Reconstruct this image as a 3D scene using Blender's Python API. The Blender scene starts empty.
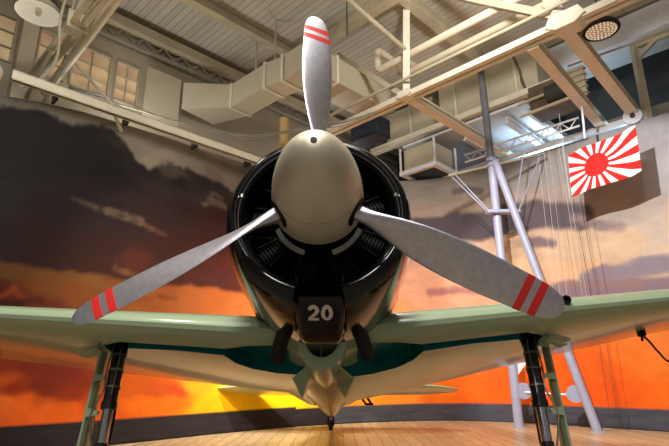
import bpy, bmesh, math, random
from mathutils import Vector, Matrix, noise
random.seed(7)
SC = bpy.context.scene
COL = SC.collection
PI = math.pi

# ------------------------------------------------------------------ frames
# hall frame: a runs along the left hangar wall, b across it, z up
OX, OY = 0.115, -2.843
def H(a, b, z):
    return Vector((OX + .70*a - .714*b, OY + .714*a + .70*b, z))
# aircraft frame: f forward, r to the right of someone facing the nose, u up; origin at the propeller hub
TH, HUB = 0.1965, 1.99
CT, ST = math.cos(TH), math.sin(TH)
ROOT = Vector((0, 1.5, 0))
def B(f, r, u):
    return Vector((r, -f*CT + u*ST, HUB + f*ST + u*CT)) - ROOT

# ------------------------------------------------------------------ materials
def new_mat(name):
    m = bpy.data.materials.new(name); m.use_nodes = True
    nt = m.node_tree
    return m, nt, nt.nodes['Principled BSDF']
def pset(b, **k):
    for n, v in k.items():
        n = n.replace('_', ' ')
        if n in b.inputs: b.inputs[n].default_value = v
def lin(c):
    return tuple(((x/255/12.92) if x/255 <= .04045 else ((x/255+.055)/1.055)**2.4) for x in c)
def mat(name, rgb, rough=.5, metal=0., coat=0., var=.12, scale=6., bump=0., spec=.5, stretch=(1,1,1)):
    """plain paint / metal with a little noise variation of its own"""
    m, nt, b = new_mat(name)
    c = lin(rgb)
    pset(b, Roughness=rough, Metallic=metal, Coat_Weight=coat, Coat_Roughness=.08, Specular_IOR_Level=spec)
    tc = nt.nodes.new('ShaderNodeTexCoord')
    mp = nt.nodes.new('ShaderNodeMapping'); mp.inputs['Scale'].default_value = stretch
    nz = nt.nodes.new('ShaderNodeTexNoise'); nz.inputs['Scale'].default_value = scale
    nz.inputs['Detail'].default_value = 4
    nt.links.new(tc.outputs['Object'], mp.inputs['Vector']); nt.links.new(mp.outputs['Vector'], nz.inputs['Vector'])
    cr = nt.nodes.new('ShaderNodeValToRGB')
    cr.color_ramp.elements[0].position = .3; cr.color_ramp.elements[1].position = .7
    cr.color_ramp.elements[0].color = tuple(x*(1-var) for x in c)+(1,)
    cr.color_ramp.elements[1].color = tuple(min(1, x*(1+var)) for x in c)+(1,)
    nt.links.new(nz.outputs['Fac'], cr.inputs['Fac']); nt.links.new(cr.outputs['Color'], b.inputs['Base Color'])
    if bump:
        bp = nt.nodes.new('ShaderNodeBump'); bp.inputs['Strength'].default_value = bump; bp.inputs['Distance'].default_value = .01
        nt.links.new(nz.outputs['Fac'], bp.inputs['Height']); nt.links.new(bp.outputs['Normal'], b.inputs['Normal'])
    return m

# ------------------------------------------------------------------ mesh builder
class MB:
    def __init__(s): s.v = []; s.f = []
    def add(s, vs, fs):
        n = len(s.v); s.v += [Vector(v) for v in vs]; s.f += [tuple(i+n for i in f) for f in fs]
    def box8(s, p):
        s.add(p, [(0,3,2,1),(4,5,6,7),(0,1,5,4),(1,2,6,5),(2,3,7,6),(3,0,4,7)])
    def hbox(s, a0, a1, b0, b1, z0, z1):
        s.box8([H(a0,b0,z0),H(a1,b0,z0),H(a1,b1,z0),H(a0,b1,z0),H(a0,b0,z1),H(a1,b0,z1),H(a1,b1,z1),H(a0,b1,z1)])
    def beam(s, p, q, w, h, up=(0,0,1)):
        p, q = Vector(p), Vector(q); d = (q-p).normalized(); up = Vector(up)
        sd = d.cross(up)
        if sd.length < 1e-4: sd = d.cross(Vector((1,0,0)))
        sd.normalize(); u = sd.cross(d).normalized()
        o = [sd*(-w/2)+u*(-h/2), sd*(w/2)+u*(-h/2), sd*(w/2)+u*(h/2), sd*(-w/2)+u*(h/2)]
        s.box8([p+x for x in o]+[q+x for x in o])
    def loft(s, rings, cap=True, closed=True):
        n = len(rings[0]); vs = [v for r in rings for v in r]; fs = []
        m = n if closed else n-1
        for i in range(len(rings)-1):
            for j in range(m):
                k = (j+1) % n
                fs.append((i*n+j, i*n+k, (i+1)*n+k, (i+1)*n+j))
        if cap and closed:
            fs.append(tuple(reversed(range(n)))); fs.append(tuple((len(rings)-1)*n+j for j in range(n)))
        s.add(vs, fs)
    def tube(s, path, rad, seg=12, cap=True):
        P = [Vector(p) for p in path]
        R = rad if isinstance(rad, (list, tuple)) else [rad]*len(P)
        rings = []; pu = None
        for i, p in enumerate(P):
            d = (P[min(i+1, len(P)-1)]-P[max(i-1, 0)]).normalized()
            if pu is None:
                pu = d.orthogonal().normalized()
            sd = (pu - d*pu.dot(d)); sd.normalize(); pu = sd
            w = d.cross(sd)
            rings.append([p+(sd*math.cos(2*PI*k/seg)+w*math.sin(2*PI*k/seg))*R[i] for k in range(seg)])
        s.loft(rings, cap)
    def rev(s, prof, axis_pt, ax, seg=48, cap=True):
        """surface of revolution: prof = [(t along the axis, radius)]"""
        ax = Vector(ax).normalized(); e = ax.orthogonal().normalized(); g = ax.cross(e); o = Vector(axis_pt)
        s.loft([[o+ax*t+(e*math.cos(2*PI*k/seg)+g*math.sin(2*PI*k/seg))*r for k in range(seg)] for t, r in prof], cap)
    def plate(s, pts, nrm, th):
        """flat polygon given thickness along nrm"""
        n = len(pts); nrm = Vector(nrm).normalized()*th/2
        lo = [Vector(p)-nrm for p in pts]; hi = [Vector(p)+nrm for p in pts]
        s.add(lo+hi, [tuple(reversed(range(n))), tuple(range(n, 2*n))]+[(i, (i+1) % n, n+(i+1) % n, n+i) for i in range(n)])
    def build(s, name, m, parent=None, smooth=False, angle=35, base=None, bevel=0.):
        me = bpy.data.meshes.new(name)
        vs = s.v
        loc = Vector((0,0,0))
        if base is not None: loc = Vector(base); vs = [v-loc for v in vs]
        me.from_pydata([tuple(v) for v in vs], [], s.f)
        bm = bmesh.new(); bm.from_mesh(me); bmesh.ops.recalc_face_normals(bm, faces=bm.faces)
        if bevel: bmesh.ops.bevel(bm, geom=[e for e in bm.edges], offset=bevel, segments=2, affect='EDGES', clamp_overlap=True)
        bm.to_mesh(me); bm.free()
        if smooth:
            me.polygons.foreach_set('use_smooth', [True]*len(me.polygons))
            me.set_sharp_from_angle(angle=math.radians(angle))
        me.materials.append(m); me.update()
        o = bpy.data.objects.new(name, me); COL.objects.link(o); o.location = loc
        if parent: o.parent = parent
        return o
def tag(o, label, cat, group=None):
    o['label'] = label; o['category'] = cat
    if group: o['group'] = group
    return o
def struct(o, label=None):
    o['kind'] = 'structure'
    if label: o['label'] = label
    return o
def thing(name, label, cat, loc, group=None):
    o = bpy.data.objects.new(name, None); COL.objects.link(o); o.location = loc; o.empty_display_size = .2
    return tag(o, label, cat, group)
def sub(loc):
    """builder whose points are given in world space but stored relative to a thing's base"""
    mb = MB(); mb.off = Vector(loc); return mb
def rel(mb, base):
    b = Vector(base); mb.v = [v-b for v in mb.v]; return mb
def crs(P, n=10):
    P = [Vector(p) for p in P]; P = [2*P[0]-P[1]]+P+[2*P[-1]-P[-2]]; out = []
    for i in range(1, len(P)-2):
        for k in range(n):
            u = k/n; a, b, c, d = P[i-1:i+3]
            out.append(.5*((2*b)+(c-a)*u+(2*a-5*b+4*c-d)*u*u+(3*b-a-3*c+d)*u**3))
    return out+[P[-2]]
# ------------------------------------------------------------------ shared materials
CREAM = mat('cream painted steel', (224,214,190), .55, var=.08, scale=3)
CREAM2 = mat('old cream paint', (186,172,144), .6, var=.14, scale=2.2)
DUCT = mat('cream duct sheet', (196,184,158), .5, var=.07, scale=1.6)
GREYST = mat('grey beam paint', (150,142,124), .6, var=.12, scale=3)
WHITEP = mat('white paint', (226,224,226), .45, var=.04)
LAV = mat('pale lavender mast paint', (160,160,180), .4, var=.05)
DARK = mat('dark metal', (46,44,42), .5, var=.2)
NAVY = mat('dark blue sheet', (40,50,66), .5, var=.15)
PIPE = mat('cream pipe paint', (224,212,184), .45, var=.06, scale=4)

# ------------------------------------------------------------------ floor: long maple boards
def floor_mat():
    m, nt, b = new_mat('maple floorboards')
    N = nt.nodes.new; L = nt.links.new
    tc = N('ShaderNodeTexCoord')
    mp = N('ShaderNodeMapping'); mp.inputs['Rotation'].default_value = (0, 0, PI/2)
    L(tc.outputs['Object'], mp.inputs['Vector'])
    br = N('ShaderNodeTexBrick'); br.offset = .37
    br.inputs['Scale'].default_value = 1; br.inputs['Brick Width'].default_value = 2.6; br.inputs['Row Height'].default_value = .19
    br.inputs['Mortar Size'].default_value = .006; br.inputs['Mortar Smooth'].default_value = .3
    br.inputs['Color1'].default_value = lin((222,194,150))+(1,); br.inputs['Color2'].default_value = lin((200,172,130))+(1,)
    br.inputs['Mortar'].default_value = lin((96,66,42))+(1,)
    L(mp.outputs['Vector'], br.inputs['Vector'])
    mp2 = N('ShaderNodeMapping'); mp2.inputs['Scale'].default_value = (14, 1.1, 1)
    L(tc.outputs['Object'], mp2.inputs['Vector'])
    nz = N('ShaderNodeTexNoise'); nz.inputs['Scale'].default_value = 2.5; nz.inputs['Detail'].default_value = 6
    L(mp2.outputs['Vector'], nz.inputs['Vector'])
    cr = N('ShaderNodeValToRGB'); cr.color_ramp.elements[0].color = (.72,.68,.62,1); cr.color_ramp.elements[1].color = (1.1,1.08,1.05,1)
    cr.color_ramp.elements[0].position = .3; cr.color_ramp.elements[1].position = .7
    L(nz.outputs['Fac'], cr.inputs['Fac'])
    mx = N('ShaderNodeMix'); mx.data_type = 'RGBA'; mx.blend_type = 'MULTIPLY'; mx.inputs[0].default_value = 1
    L(br.outputs['Color'], mx.inputs[6]); L(cr.outputs['Color'], mx.inputs[7]); L(mx.outputs[2], b.inputs['Base Color'])
    pset(b, Roughness=.32, Specular_IOR_Level=.4)
    return m
fl = MB(); fl.box8([Vector((x_, y_, z_)) for z_ in (-.12, 0) for x_, y_ in ((-13,1.2),(13,1.2),(13,15),(-13,15))])
f2 = MB(); f2.box8([Vector((x_, y_, z_)) for z_ in (-.12, 0) for x_, y_ in ((-13,-12),(13,-12),(13,1.2),(-13,1.2))])
o = struct(f2.build('floor', mat('unseen low bounce grey', (132,122,106), .9, var=.1, scale=20)), 'unseen low bounce grey floor in front of the boards'); o.name = 'floor_front'  # unseen front floor, made grey to cut warm bounce on blades and cowling
struct(fl.build('floor', floor_mat()), 'pale maple board floor')

# ------------------------------------------------------------------ ceiling and hangar walls
def ceil_mat():
    m, nt, b = new_mat('ceiling planks')
    N = nt.nodes.new; L = nt.links.new
    tc = N('ShaderNodeTexCoord'); mp = N('ShaderNodeMapping')
    mp.inputs['Rotation'].default_value = (0, 0, -math.atan2(.714, .70))
    L(tc.outputs['Object'], mp.inputs['Vector'])
    br = N('ShaderNodeTexBrick'); br.offset = 0
    mp.inputs['Rotation'].default_value = (0, 0, -math.atan2(.714, .70)+PI/2)
    br.inputs['Scale'].default_value = 1; br.inputs['Brick Width'].default_value = 30; br.inputs['Row Height'].default_value = .145
    br.inputs['Mortar Size'].default_value = .009; br.inputs['Mortar Smooth'].default_value = .2
    br.inputs['Color1'].default_value = lin((196,188,170))+(1,); br.inputs['Color2'].default_value = lin((182,174,156))+(1,)
    br.inputs['Mortar'].default_value = lin((140,132,118))+(1,)
    L(mp.outputs['Vector'], br.inputs['Vector']); L(br.outputs['Color'], b.inputs['Base Color'])
    pset(b, Roughness=.75)
    return m
ce = MB(); ce.hbox(-7, 12.6, -7, 9.6, 8.1, 8.25)
struct(ce.build('ceiling', ceil_mat()), 'grey plank ceiling')
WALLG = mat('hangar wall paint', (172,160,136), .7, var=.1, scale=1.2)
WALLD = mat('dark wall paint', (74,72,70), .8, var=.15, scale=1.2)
WIN = [(.55,1.6),(1.95,2.45),(2.55,3.28),(3.36,3.86)]
WZ0, WZ1 = 6.18, 7.08
wl = MB()
wl.hbox(-7, 12.6, 9.5, 9.62, 0, WZ0); wl.hbox(-7, 12.6, 9.5, 9.62, WZ1, 8.1)
prev = -7
for w0, w1 in WIN+[(12.6, 12.6)]:
    if w0 > prev: wl.hbox(prev, w0, 9.5, 9.62, WZ0, WZ1)
    prev = w1
struct(wl.build('wall_left', WALLG), 'cream hangar wall with steel windows')
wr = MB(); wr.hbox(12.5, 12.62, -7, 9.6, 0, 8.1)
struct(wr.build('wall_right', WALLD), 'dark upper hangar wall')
def dusty_glass():
    m, nt, b = new_mat('dusty sunset glass')
    N = nt.nodes.new; L = nt.links.new
    tc = N('ShaderNodeTexCoord'); nz = N('ShaderNodeTexNoise'); nz.inputs['Scale'].default_value = 1.7; nz.inputs['Detail'].default_value = 2
    L(tc.outputs['Object'], nz.inputs['Vector'])
    cr = N('ShaderNodeValToRGB'); e = cr.color_ramp.elements
    e[0].position = .35; e[0].color = lin((196,158,132))+(1,); e[1].position = .65; e[1].color = lin((228,206,150))+(1,)
    L(nz.outputs['Fac'], cr.inputs['Fac']); L(cr.outputs['Color'], b.inputs['Base Color'])
    L(cr.outputs['Color'], b.inputs['Emission Color']); pset(b, Roughness=.35, Emission_Strength=.22)
    return m
GL = dusty_glass()
for i, (w0, w1) in enumerate(WIN):
    c = H((w0+w1)/2, 9.56, WZ0)
    p = MB(); p.hbox(w0, w1, 9.55, 9.565, WZ0, WZ1)
    o = struct(p.build('window_%d' % (i+1), GL, base=c))
    fr = MB(); t = .03
    fr.hbox(w0, w0+t, 9.47, 9.55, WZ0, WZ1); fr.hbox(w1-t, w1, 9.47, 9.55, WZ0, WZ1)
    fr.hbox(w0, w1, 9.47, 9.55, WZ1-t, WZ1); fr.hbox(w0, w1, 9.47, 9.55, WZ0, WZ0+t)
    nc = max(2, round((w1-w0)/.36))
    for k in range(1, nc):
        x = w0+(w1-w0)*k/nc; fr.hbox(x-.009, x+.009, 9.5, 9.55, WZ0, WZ1)
    for z in (6.48, 6.78): fr.hbox(w0, w1, 9.5, 9.55, z-.009, z+.009)
    rel(fr, c).build('window_frame', CREAM2, o)

# ------------------------------------------------------------------ painted sunset mural on a curved wall
MP = [(-4,9.0),(-2,8.95),(0,8.5),(1.5,8.08),(3.5,8.03),(5.5,8.17),(6.8,8.15),(8,7.95),(9.1,7.55),(9.95,7.05),(10.5,6.35),(10.8,5.4),(10.85,4.4),(10.8,2.5),(10.7,0),(10.6,-3)]
CTL = [(5.44,4.8,92,86,78),(5.95,4.84,98,92,82),(6.66,4.89,100,93,82),(7.68,4.93,104,96,85),(8.71,4.95,108,100,88),(9.54,4.97,112,103,92),(5.49,4.49,48,44,44),(5.99,4.55,50,44,44),(6.41,4.53,46,41,42),(7.03,4.49,46,40,40),(5.58,3.89,50,46,48),(6.2,3.99,44,40,42),(6.92,4.11,44,38,38),(7.18,4.61,70,60,54),(7.44,4.62,112,104,92),(7.81,4.59,124,112,96),(7.74,4.35,60,48,48),(8.11,4.42,110,98,90),(8.23,4.3,54,42,42),(8.75,4.46,62,52,50),(9.19,4.67,100,86,78),(9.48,4.67,120,105,94),(9.1,4.32,70,58,56),(9.42,4.24,70,54,50),(5.66,3.32,58,52,54),(6.15,3.42,50,40,40),(6.61,3.59,56,44,42),(6.86,3.35,56,40,38),(7.51,3.2,58,36,34),(8.39,3.69,58,38,36),(8.82,3.6,70,36,30),(9.37,3.82,70,32,27),(5.74,2.83,56,42,42),(6.36,2.86,62,36,34),(7.22,2.93,66,34,30),(8.25,3.03,70,32,26),(9.18,3.29,78,27,20),(9.5,3.02,92,32,20),(5.79,2.51,62,38,36),(6.4,2.54,66,36,30),(7.11,2.55,72,36,28),(5.93,2.33,132,84,40),(6.43,2.37,146,92,42),(6.98,2.38,150,96,44),(7.44,2.36,150,84,38),(7.65,2.73,96,44,28),(8.1,2.63,76,36,26),(8.89,2.69,86,36,24),(5.86,2.05,100,38,30),(6.07,2.02,130,62,36),(6.33,2.16,150,86,38),(6.73,2.14,156,84,34),(8.13,2.3,168,88,34),(8.72,2.26,186,98,40),(9.25,2.28,196,98,40),(9.6,2.13,200,104,46),(6.36,1.95,128,56,34),(5.88,1.91,90,34,26),(6,1.11,136,50,18),(6.36,1.07,120,38,18),(6.75,0.99,112,36,18),(7.17,0.91,130,42,16),(6.04,0.86,190,80,24),(6.28,0.77,150,50,20),(6.58,0.79,118,40,18),(6.92,0.7,140,48,16),(7.28,0.61,190,66,16),(6.08,0.61,232,108,34),(6.38,0.51,236,100,24),(6.82,0.44,226,96,22),(7.37,0.44,216,84,18),(7.77,0.83,196,84,20),(8.12,0.72,196,78,22),(8.57,0.71,190,66,24),(8.49,0.56,226,108,20),(7.97,0.55,230,108,16),(9.05,0.8,236,160,30),(9.48,0.59,246,186,14),(10.14,0.62,252,196,10),(10.84,0.54,255,200,8),(9.18,0.48,242,170,12),(11.07,0.43,255,204,10),(11.74,0.44,252,186,20),(12.75,0.5,250,152,40),(13.7,0.44,250,146,40),(14.62,0.47,242,112,22),(15.27,0.6,238,104,18),(15.92,0.74,234,92,16),(15.47,0.39,236,96,14),(17.18,0.85,232,90,14),(17.13,0.47,230,88,12),(17.97,1.03,228,92,18),(18.69,1.2,230,112,30),(19.2,1.45,226,116,44),(19.04,0.52,230,100,16),(18.26,0.59,228,86,12),(14.43,5.4,138,130,118),(14.39,4.7,150,134,118),(14.35,3.95,172,138,118),(14.3,2.98,212,150,120),(15.65,5.45,144,138,126),(15.58,4.62,156,142,126),(15.52,3.89,184,154,128),(15.47,3.25,220,182,140),(15.42,2.6,216,150,118),(16.86,5.51,146,140,134),(16.74,4.41,164,148,134),(16.65,3.66,194,166,138),(16.6,3.17,222,184,140),(16.55,2.69,208,152,126),(17.98,5.41,152,148,144),(17.85,4.38,164,150,142),(17.73,3.53,208,180,150),(17.66,2.98,222,178,136),(18.98,5.37,162,158,160),(18.76,3.95,178,166,158),(18.68,3.36,210,184,156),(18.57,2.69,198,164,144),(19.72,5.54,164,162,166),(19.72,4.61,174,172,174),(19.53,3.48,196,180,168),(19.46,3.03,206,184,164),(19.34,2.31,174,140,132),(15.47,0.39,236,96,14),(17.18,0.85,232,90,14),(17.13,0.47,230,88,12),(17.97,1.03,228,92,18),(18.69,1.2,230,112,30),(19.2,1.45,226,116,44),(19.04,0.52,230,100,16),(18.26,0.59,228,86,12),(14.43,5.4,140,128,118),(14.39,4.7,160,132,116),(14.35,3.95,180,136,116),(14.3,2.98,216,148,116),(15.65,5.45,148,136,126),(15.58,4.62,168,142,124),(15.52,3.89,196,152,126),(15.47,3.25,228,182,140),(15.42,2.6,222,150,114),(16.86,5.51,148,138,132),(16.74,4.41,176,148,130),(16.65,3.66,208,168,136),(16.6,3.17,230,186,142),(16.55,2.69,214,150,120),(17.98,5.41,154,146,140),(17.85,4.38,174,150,136),(17.73,3.53,220,180,144),(17.66,2.98,226,180,138),(18.98,5.37,166,158,156),(18.76,3.95,188,168,150),(18.68,3.36,224,184,144),(18.57,2.69,206,164,138),(19.72,5.54,168,162,162),(19.72,4.61,178,170,168),(19.53,3.48,206,178,156),(19.46,3.03,216,182,150),(19.34,2.31,180,140,126),(15.47,0.39,236,96,14),(15.27,0.6,238,104,18),(14.62,0.47,242,112,22),(15.92,0.74,234,92,16),(17.18,0.85,232,90,14),(17.13,0.47,230,88,12),(17.97,1.03,228,92,18),(18.69,1.2,230,112,30),(19.2,1.45,226,116,44),(19.04,0.52,230,100,16),(18.26,0.59,228,86,12),(10.39,4.81,120,100,92),(10.55,3.43,110,50,34),(10.58,2.41,205,108,40),(10.62,1.44,238,160,30),(11.24,4.67,138,116,104),(11.26,3.32,165,100,72),(11.28,2.06,225,150,56),(12.31,4.87,148,126,112),(12.3,3.67,180,120,95),(12.29,2.33,225,150,66),(12.28,1.27,250,180,36),(13.51,5.03,148,128,116),(13.46,3.78,182,128,106),(13.41,2.38,222,150,90),(13.37,1.28,248,150,46),(21.37,4.82,166,160,160),(21.15,3.65,188,170,156),(20.96,2.69,214,180,150),(20.78,1.76,190,120,90),(20.58,0.71,230,90,14)]
MW = crs([(x, y, 0) for x, y in MP], 24)
SL = [0]
for i in range(1, len(MW)): SL.append(SL[-1]+(MW[i]-MW[i-1]).length)
def at_s(s):
    lo, hi = 0, len(SL)-1
    while hi-lo > 1:
        m = (lo+hi)//2
        if SL[m] <= s: lo = m
        else: hi = m
    k = (s-SL[lo])/(SL[hi]-SL[lo]); return MW[lo].lerp(MW[hi], min(1, max(0, k)))
def ztop(s):
    for (s0, z0), (s1, z1) in zip([(0,4.8),(5.4,4.87),(6.5,4.99),(9.9,5.12),(14.4,5.61),(15.9,5.76)], [(5.4,4.87),(6.5,4.99),(9.9,5.12),(14.4,5.61),(15.9,5.76),(30,5.66)]):
        if s <= s1: return z0+(z1-z0)*(s-s0)/(s1-s0)
    return 5.66
STROKES = [(pa, w_, lin(c_), st_) for pa, w_, c_, st_ in [([(6.59,3.57),(6.92,3.49),(7.18,3.47)],0.06,(120,98,80),1),([(7.12,3.47),(7.43,3.44),(7.67,3.42)],0.1,(160,132,106),1),([(7.66,3.42),(7.88,3.33),(8.13,3.29)],0.06,(124,86,64),1),([(8.87,4.02),(9.05,4.12),(9.33,4.07)],0.1,(150,126,106),1),([(8.93,4.17),(9.08,4.29),(9.27,4.22)],0.06,(128,106,90),1),([(7.35,2.60),(7.52,2.55),(7.65,2.52)],0.07,(140,92,52),1),([(7.65,4.50),(7.83,4.51),(7.98,4.38)],0.1,(134,122,106),1),([(5.87,2.00),(6.01,2.10),(6.15,1.99)],0.05,(214,96,40),1),([(5.87,1.95),(6.11,1.93),(6.35,1.99)],0.08,(84,30,22),1),([(7.79,2.16),(8.14,2.23),(8.44,2.23)],0.06,(140,62,26),1),([(14.33,4.42),(14.86,4.39),(15.32,4.35)],0.26,(84,72,74),2.2),([(15.21,4.39),(15.79,4.29),(16.38,4.39),(17.08,4.33)],0.4,(84,72,76),2.4),([(16.96,4.36),(17.61,4.19),(18.01,4.06)],0.34,(98,86,90),2),([(17.91,4.06),(18.37,3.81),(18.73,3.69)],0.14,(150,128,124),1.2),([(15.27,5.27),(15.58,5.28),(15.86,5.15)],0.12,(112,100,102),1.4),([(16.85,3.74),(17.11,3.71),(17.37,3.62)],0.13,(128,108,108),1.6),([(17.96,2.85),(18.31,2.88),(18.59,2.80)],0.16,(146,126,132),1.8),([(18.63,2.80),(19.04,2.89),(19.53,2.89)],0.22,(146,130,138),1.8),([(17.30,2.62),(18.00,2.58),(18.72,2.50),(19.53,2.42)],0.22,(140,116,122),1.9),([(17.43,2.76),(18.21,2.68),(18.91,2.57)],0.1,(150,118,114),1.3),([(14.53,2.82),(15.10,2.85),(15.66,2.77)],0.12,(170,110,100),1.2)]]
EDGE_UP = [(5.45,4.70),(5.83,4.75),(6.17,4.70),(6.46,4.70),(6.75,4.82),(6.99,4.82),(7.26,4.67),(7.46,4.48),(7.73,4.42),(7.94,4.60),(8.20,4.58),(8.52,4.55),(8.85,4.53),(9.21,4.51),(9.50,4.43),(9.94,4.46)]                                                      # upper rim of the big dark cloud
EDGE_LO = [(5.80,2.44),(6.16,2.45),(6.55,2.44),(7.12,2.43),(7.60,2.40),(8.12,2.43),(8.70,2.50),(9.47,2.45),(10.05,2.44)]                                                      # its flat base
def pl(P, s):
    if s <= P[0][0]: return P[0][1]
    for (s0, z0), (s1, z1) in zip(P, P[1:]):
        if s <= s1: return z0+(z1-z0)*(s-s0)/(s1-s0)
    return P[-1][1]
def layer(s, zu, zl):
    if s > 10.3: return 3
    if zu > pl(EDGE_UP, s): return 0
    return 1 if zl > pl(EDGE_LO, s) else 2
CT_ = [(s, z, lin((r, g, b)), layer(s, z, z)) for s, z, r, g, b in CTL]
def fbm(x, y, o=5):
    return noise.fractal(Vector((x, y, 3.7)), 1.0, 2.0, o)
def mural(s, z):
    """painted cloud colour at arc length s, height z, with light compensation in the colour"""
    if z < .35 + .004*fbm(s*2, 1):                                   # painted sea along the foot
        k = .5+.5*fbm(s*2.2, z*26)
        return tuple(x*(.7+.6*k) for x in ((.062,.062,.076) if s > 12 else (.026,.020,.021)))
    dx = .12*fbm(s*1.1, z*2.4)+.04*fbm(s*6, z*9+7); dz = .085*fbm(s*1.0+31, z*2.2+5)+.035*fbm(s*5+9, z*9)
    s2, z2 = s+dx, z+dz
    def idw(lay):
        W = 0; c = [0, 0, 0]
        for cs, cz, cc, cl in CT_:
            if cl != lay: continue
            d = ((s2-cs)*.62)**2+((z2-cz)*1.15)**2
            w = 1/(d+.003)**2.2; W += w
            c[0] += cc[0]*w; c[1] += cc[1]*w; c[2] += cc[2]*w
        return [x/W for x in c]
    kr = max(0, min(1, (s-9.9+.25*fbm(s*2, z*2))/.8)); kr = kr*kr*(3-2*kr)
    c3 = idw(3) if kr > 0 else None
    if kr >= 1: c = c3
    else:
        zu = z+.10*fbm(s*1.6+3, z*2.0)+.05*fbm(s*6+3, z*6); zl = z+.06*fbm(s*1.2+8, 2.0)+.03*fbm(s*5, z*8)
        sst = lambda t: (lambda q: q*q*(3-2*q))(max(0, min(1, t)))
        ku = sst((zu-pl(EDGE_UP, s))/.10+.5); kl = sst((pl(EDGE_LO, s)-zl)/.10+.5)
        c = [0, 0, 0]
        for kk, lay in ((ku, 0), (kl, 2), (max(0, 1-ku-kl), 1)):
            if kk > .001: c = [x+kk*y for x, y in zip(c, idw(lay))]
        if c3: c = [x*(1-kr)+y*kr for x, y in zip(c, c3)]
    k = 1+.10*fbm(s*3.2, z*7)
    c = [max(0, x*k) for x in c]
    for path, wd, cc, st_ in STROKES:                                      # thin bright cloud edges
        for (p0, z0), (p1, z1) in zip(path, path[1:]):
            if not (min(p0, p1)-wd*4 < s < max(p0, p1)+wd*4): continue
            t = ((s2*.3+s*.7-p0)*(p1-p0)+(z-z0)*(z1-z0))/((p1-p0)**2+(z1-z0)**2); t = max(0, min(1, t))
            q = math.hypot(s-p0-(p1-p0)*t, (z+dz*.55-z0-(z1-z0)*t)*1.0)/wd
            al = st_*max(0, 1-q*q)*((.55+.5*fbm(s*4, z*8)) if st_ <= 1 else (.85+.45*fbm(s*2.5, z*6)))
            if al > 0: c = [x*(1-min(1, al))+y*min(1, al) for x, y in zip(c, cc)]
    g = .57+.43*max(0, min(1, max((s-9.3)/2.2, (1.75-z)/.4)))  # left mural colour darkened to offset strong light, except low behind the wing
    if s <= 10.3: g += 1.12*ku*max(0, min(1, (10.3-s)/1.5))  # top band colour lightened because little light reaches it
    return tuple(x*g for x in c)
NZ = 150
SS = [3.6*k/12 for k in range(12)]+[3.6+(21.4-3.6)*k/620 for k in range(621)]+[21.4+(SL[-1]-21.4)*k/10 for k in range(1, 11)]
NS = len(SS)-1
vs, cols, fs = [], [], []
for i in range(NS+1):
    # finer columns where the camera looks
    s = SS[i]; p = at_s(s); zt = ztop(s)
    for j in range(NZ+1):
        z = zt*j/NZ; vs.append(H(p.x, p.y, z)); cols.append(mural(s, z))
for i in range(NS):
    for j in range(NZ):
        a = i*(NZ+1)+j; fs.append((a, a+NZ+1, a+NZ+2, a+1))
me = bpy.data.meshes.new('wall_back'); me.from_pydata([tuple(v) for v in vs], [], fs)
at = me.color_attributes.new('paint', 'FLOAT_COLOR', 'POINT')
buf = []
for c in cols: buf += [c[0], c[1], c[2], 1]
at.data.foreach_set('color', buf)
me.polygons.foreach_set('use_smooth', [True]*len(me.polygons))
m, nt, b = new_mat('sunset mural')
an = nt.nodes.new('ShaderNodeAttribute'); an.attribute_name = 'paint'
tcm = nt.nodes.new('ShaderNodeTexCoord'); nzm = nt.nodes.new('ShaderNodeTexNoise'); nzm.inputs['Scale'].default_value = 9; nzm.inputs['Detail'].default_value = 5
nt.links.new(tcm.outputs['Object'], nzm.inputs['Vector'])
rm = nt.nodes.new('ShaderNodeMapRange'); rm.inputs[3].default_value = .9; rm.inputs[4].default_value = 1.1
nt.links.new(nzm.outputs['Fac'], rm.inputs[0])
mx = nt.nodes.new('ShaderNodeVectorMath'); mx.operation = 'SCALE'
nt.links.new(an.outputs['Color'], mx.inputs[0]); nt.links.new(rm.outputs[0], mx.inputs['Scale'])
nt.links.new(mx.outputs[0], b.inputs['Base Color'])
pset(b, Roughness=.75, Specular_IOR_Level=.2)
me.materials.append(m)
wb = bpy.data.objects.new('wall_back', me); COL.objects.link(wb)
sm = wb.modifiers.new('thickness', 'SOLIDIFY'); sm.thickness = .06; sm.offset = -1
struct(wb, 'curved wall painted with a sunset over the sea')

# ------------------------------------------------------------------ ceiling steelwork
def one(name, mb, m, label, cat, base=None, group=None, **k):
    if base is None:
        lo = min(v.z for v in mb.v); c = sum(mb.v, Vector())/len(mb.v); base = (c.x, c.y, lo)
    return tag(mb.build(name, m, base=base, **k), label, cat, group)
def ibeam(mb, p, q, w, h, t=.03, up=(0,0,1)):
    p, q = Vector(p), Vector(q); u = Vector(up)
    mb.beam(p+u*(h/2), q+u*(h/2), w, t, up); mb.beam(p-u*(h/2), q-u*(h/2), w, t, up); mb.beam(p, q, t, h-t, up)
x = MB(); ibeam(x, H(-3, 7.82, 7.98), H(12.4, 7.82, 7.98), .2, .24)
one('roof_purlin', x, CREAM2, 'cream roof beam crossing under the plank ceiling above the cream duct', 'beam')
x = MB(); ibeam(x, H(6.68, -3, 7.96), H(6.68, 9.4, 7.96), .22, .26)
one('roof_rafter', x, CREAM2, 'light roof beam passing behind the upright propeller blade tip', 'beam')
x = MB(); ibeam(x, H(-3, 4.9, 7.98), H(12.4, 4.9, 7.98), .2, .24)
one('roof_purlin', x, CREAM2, 'cream roof beam over the paired pipes right of the upright blade', 'beam')
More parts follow.
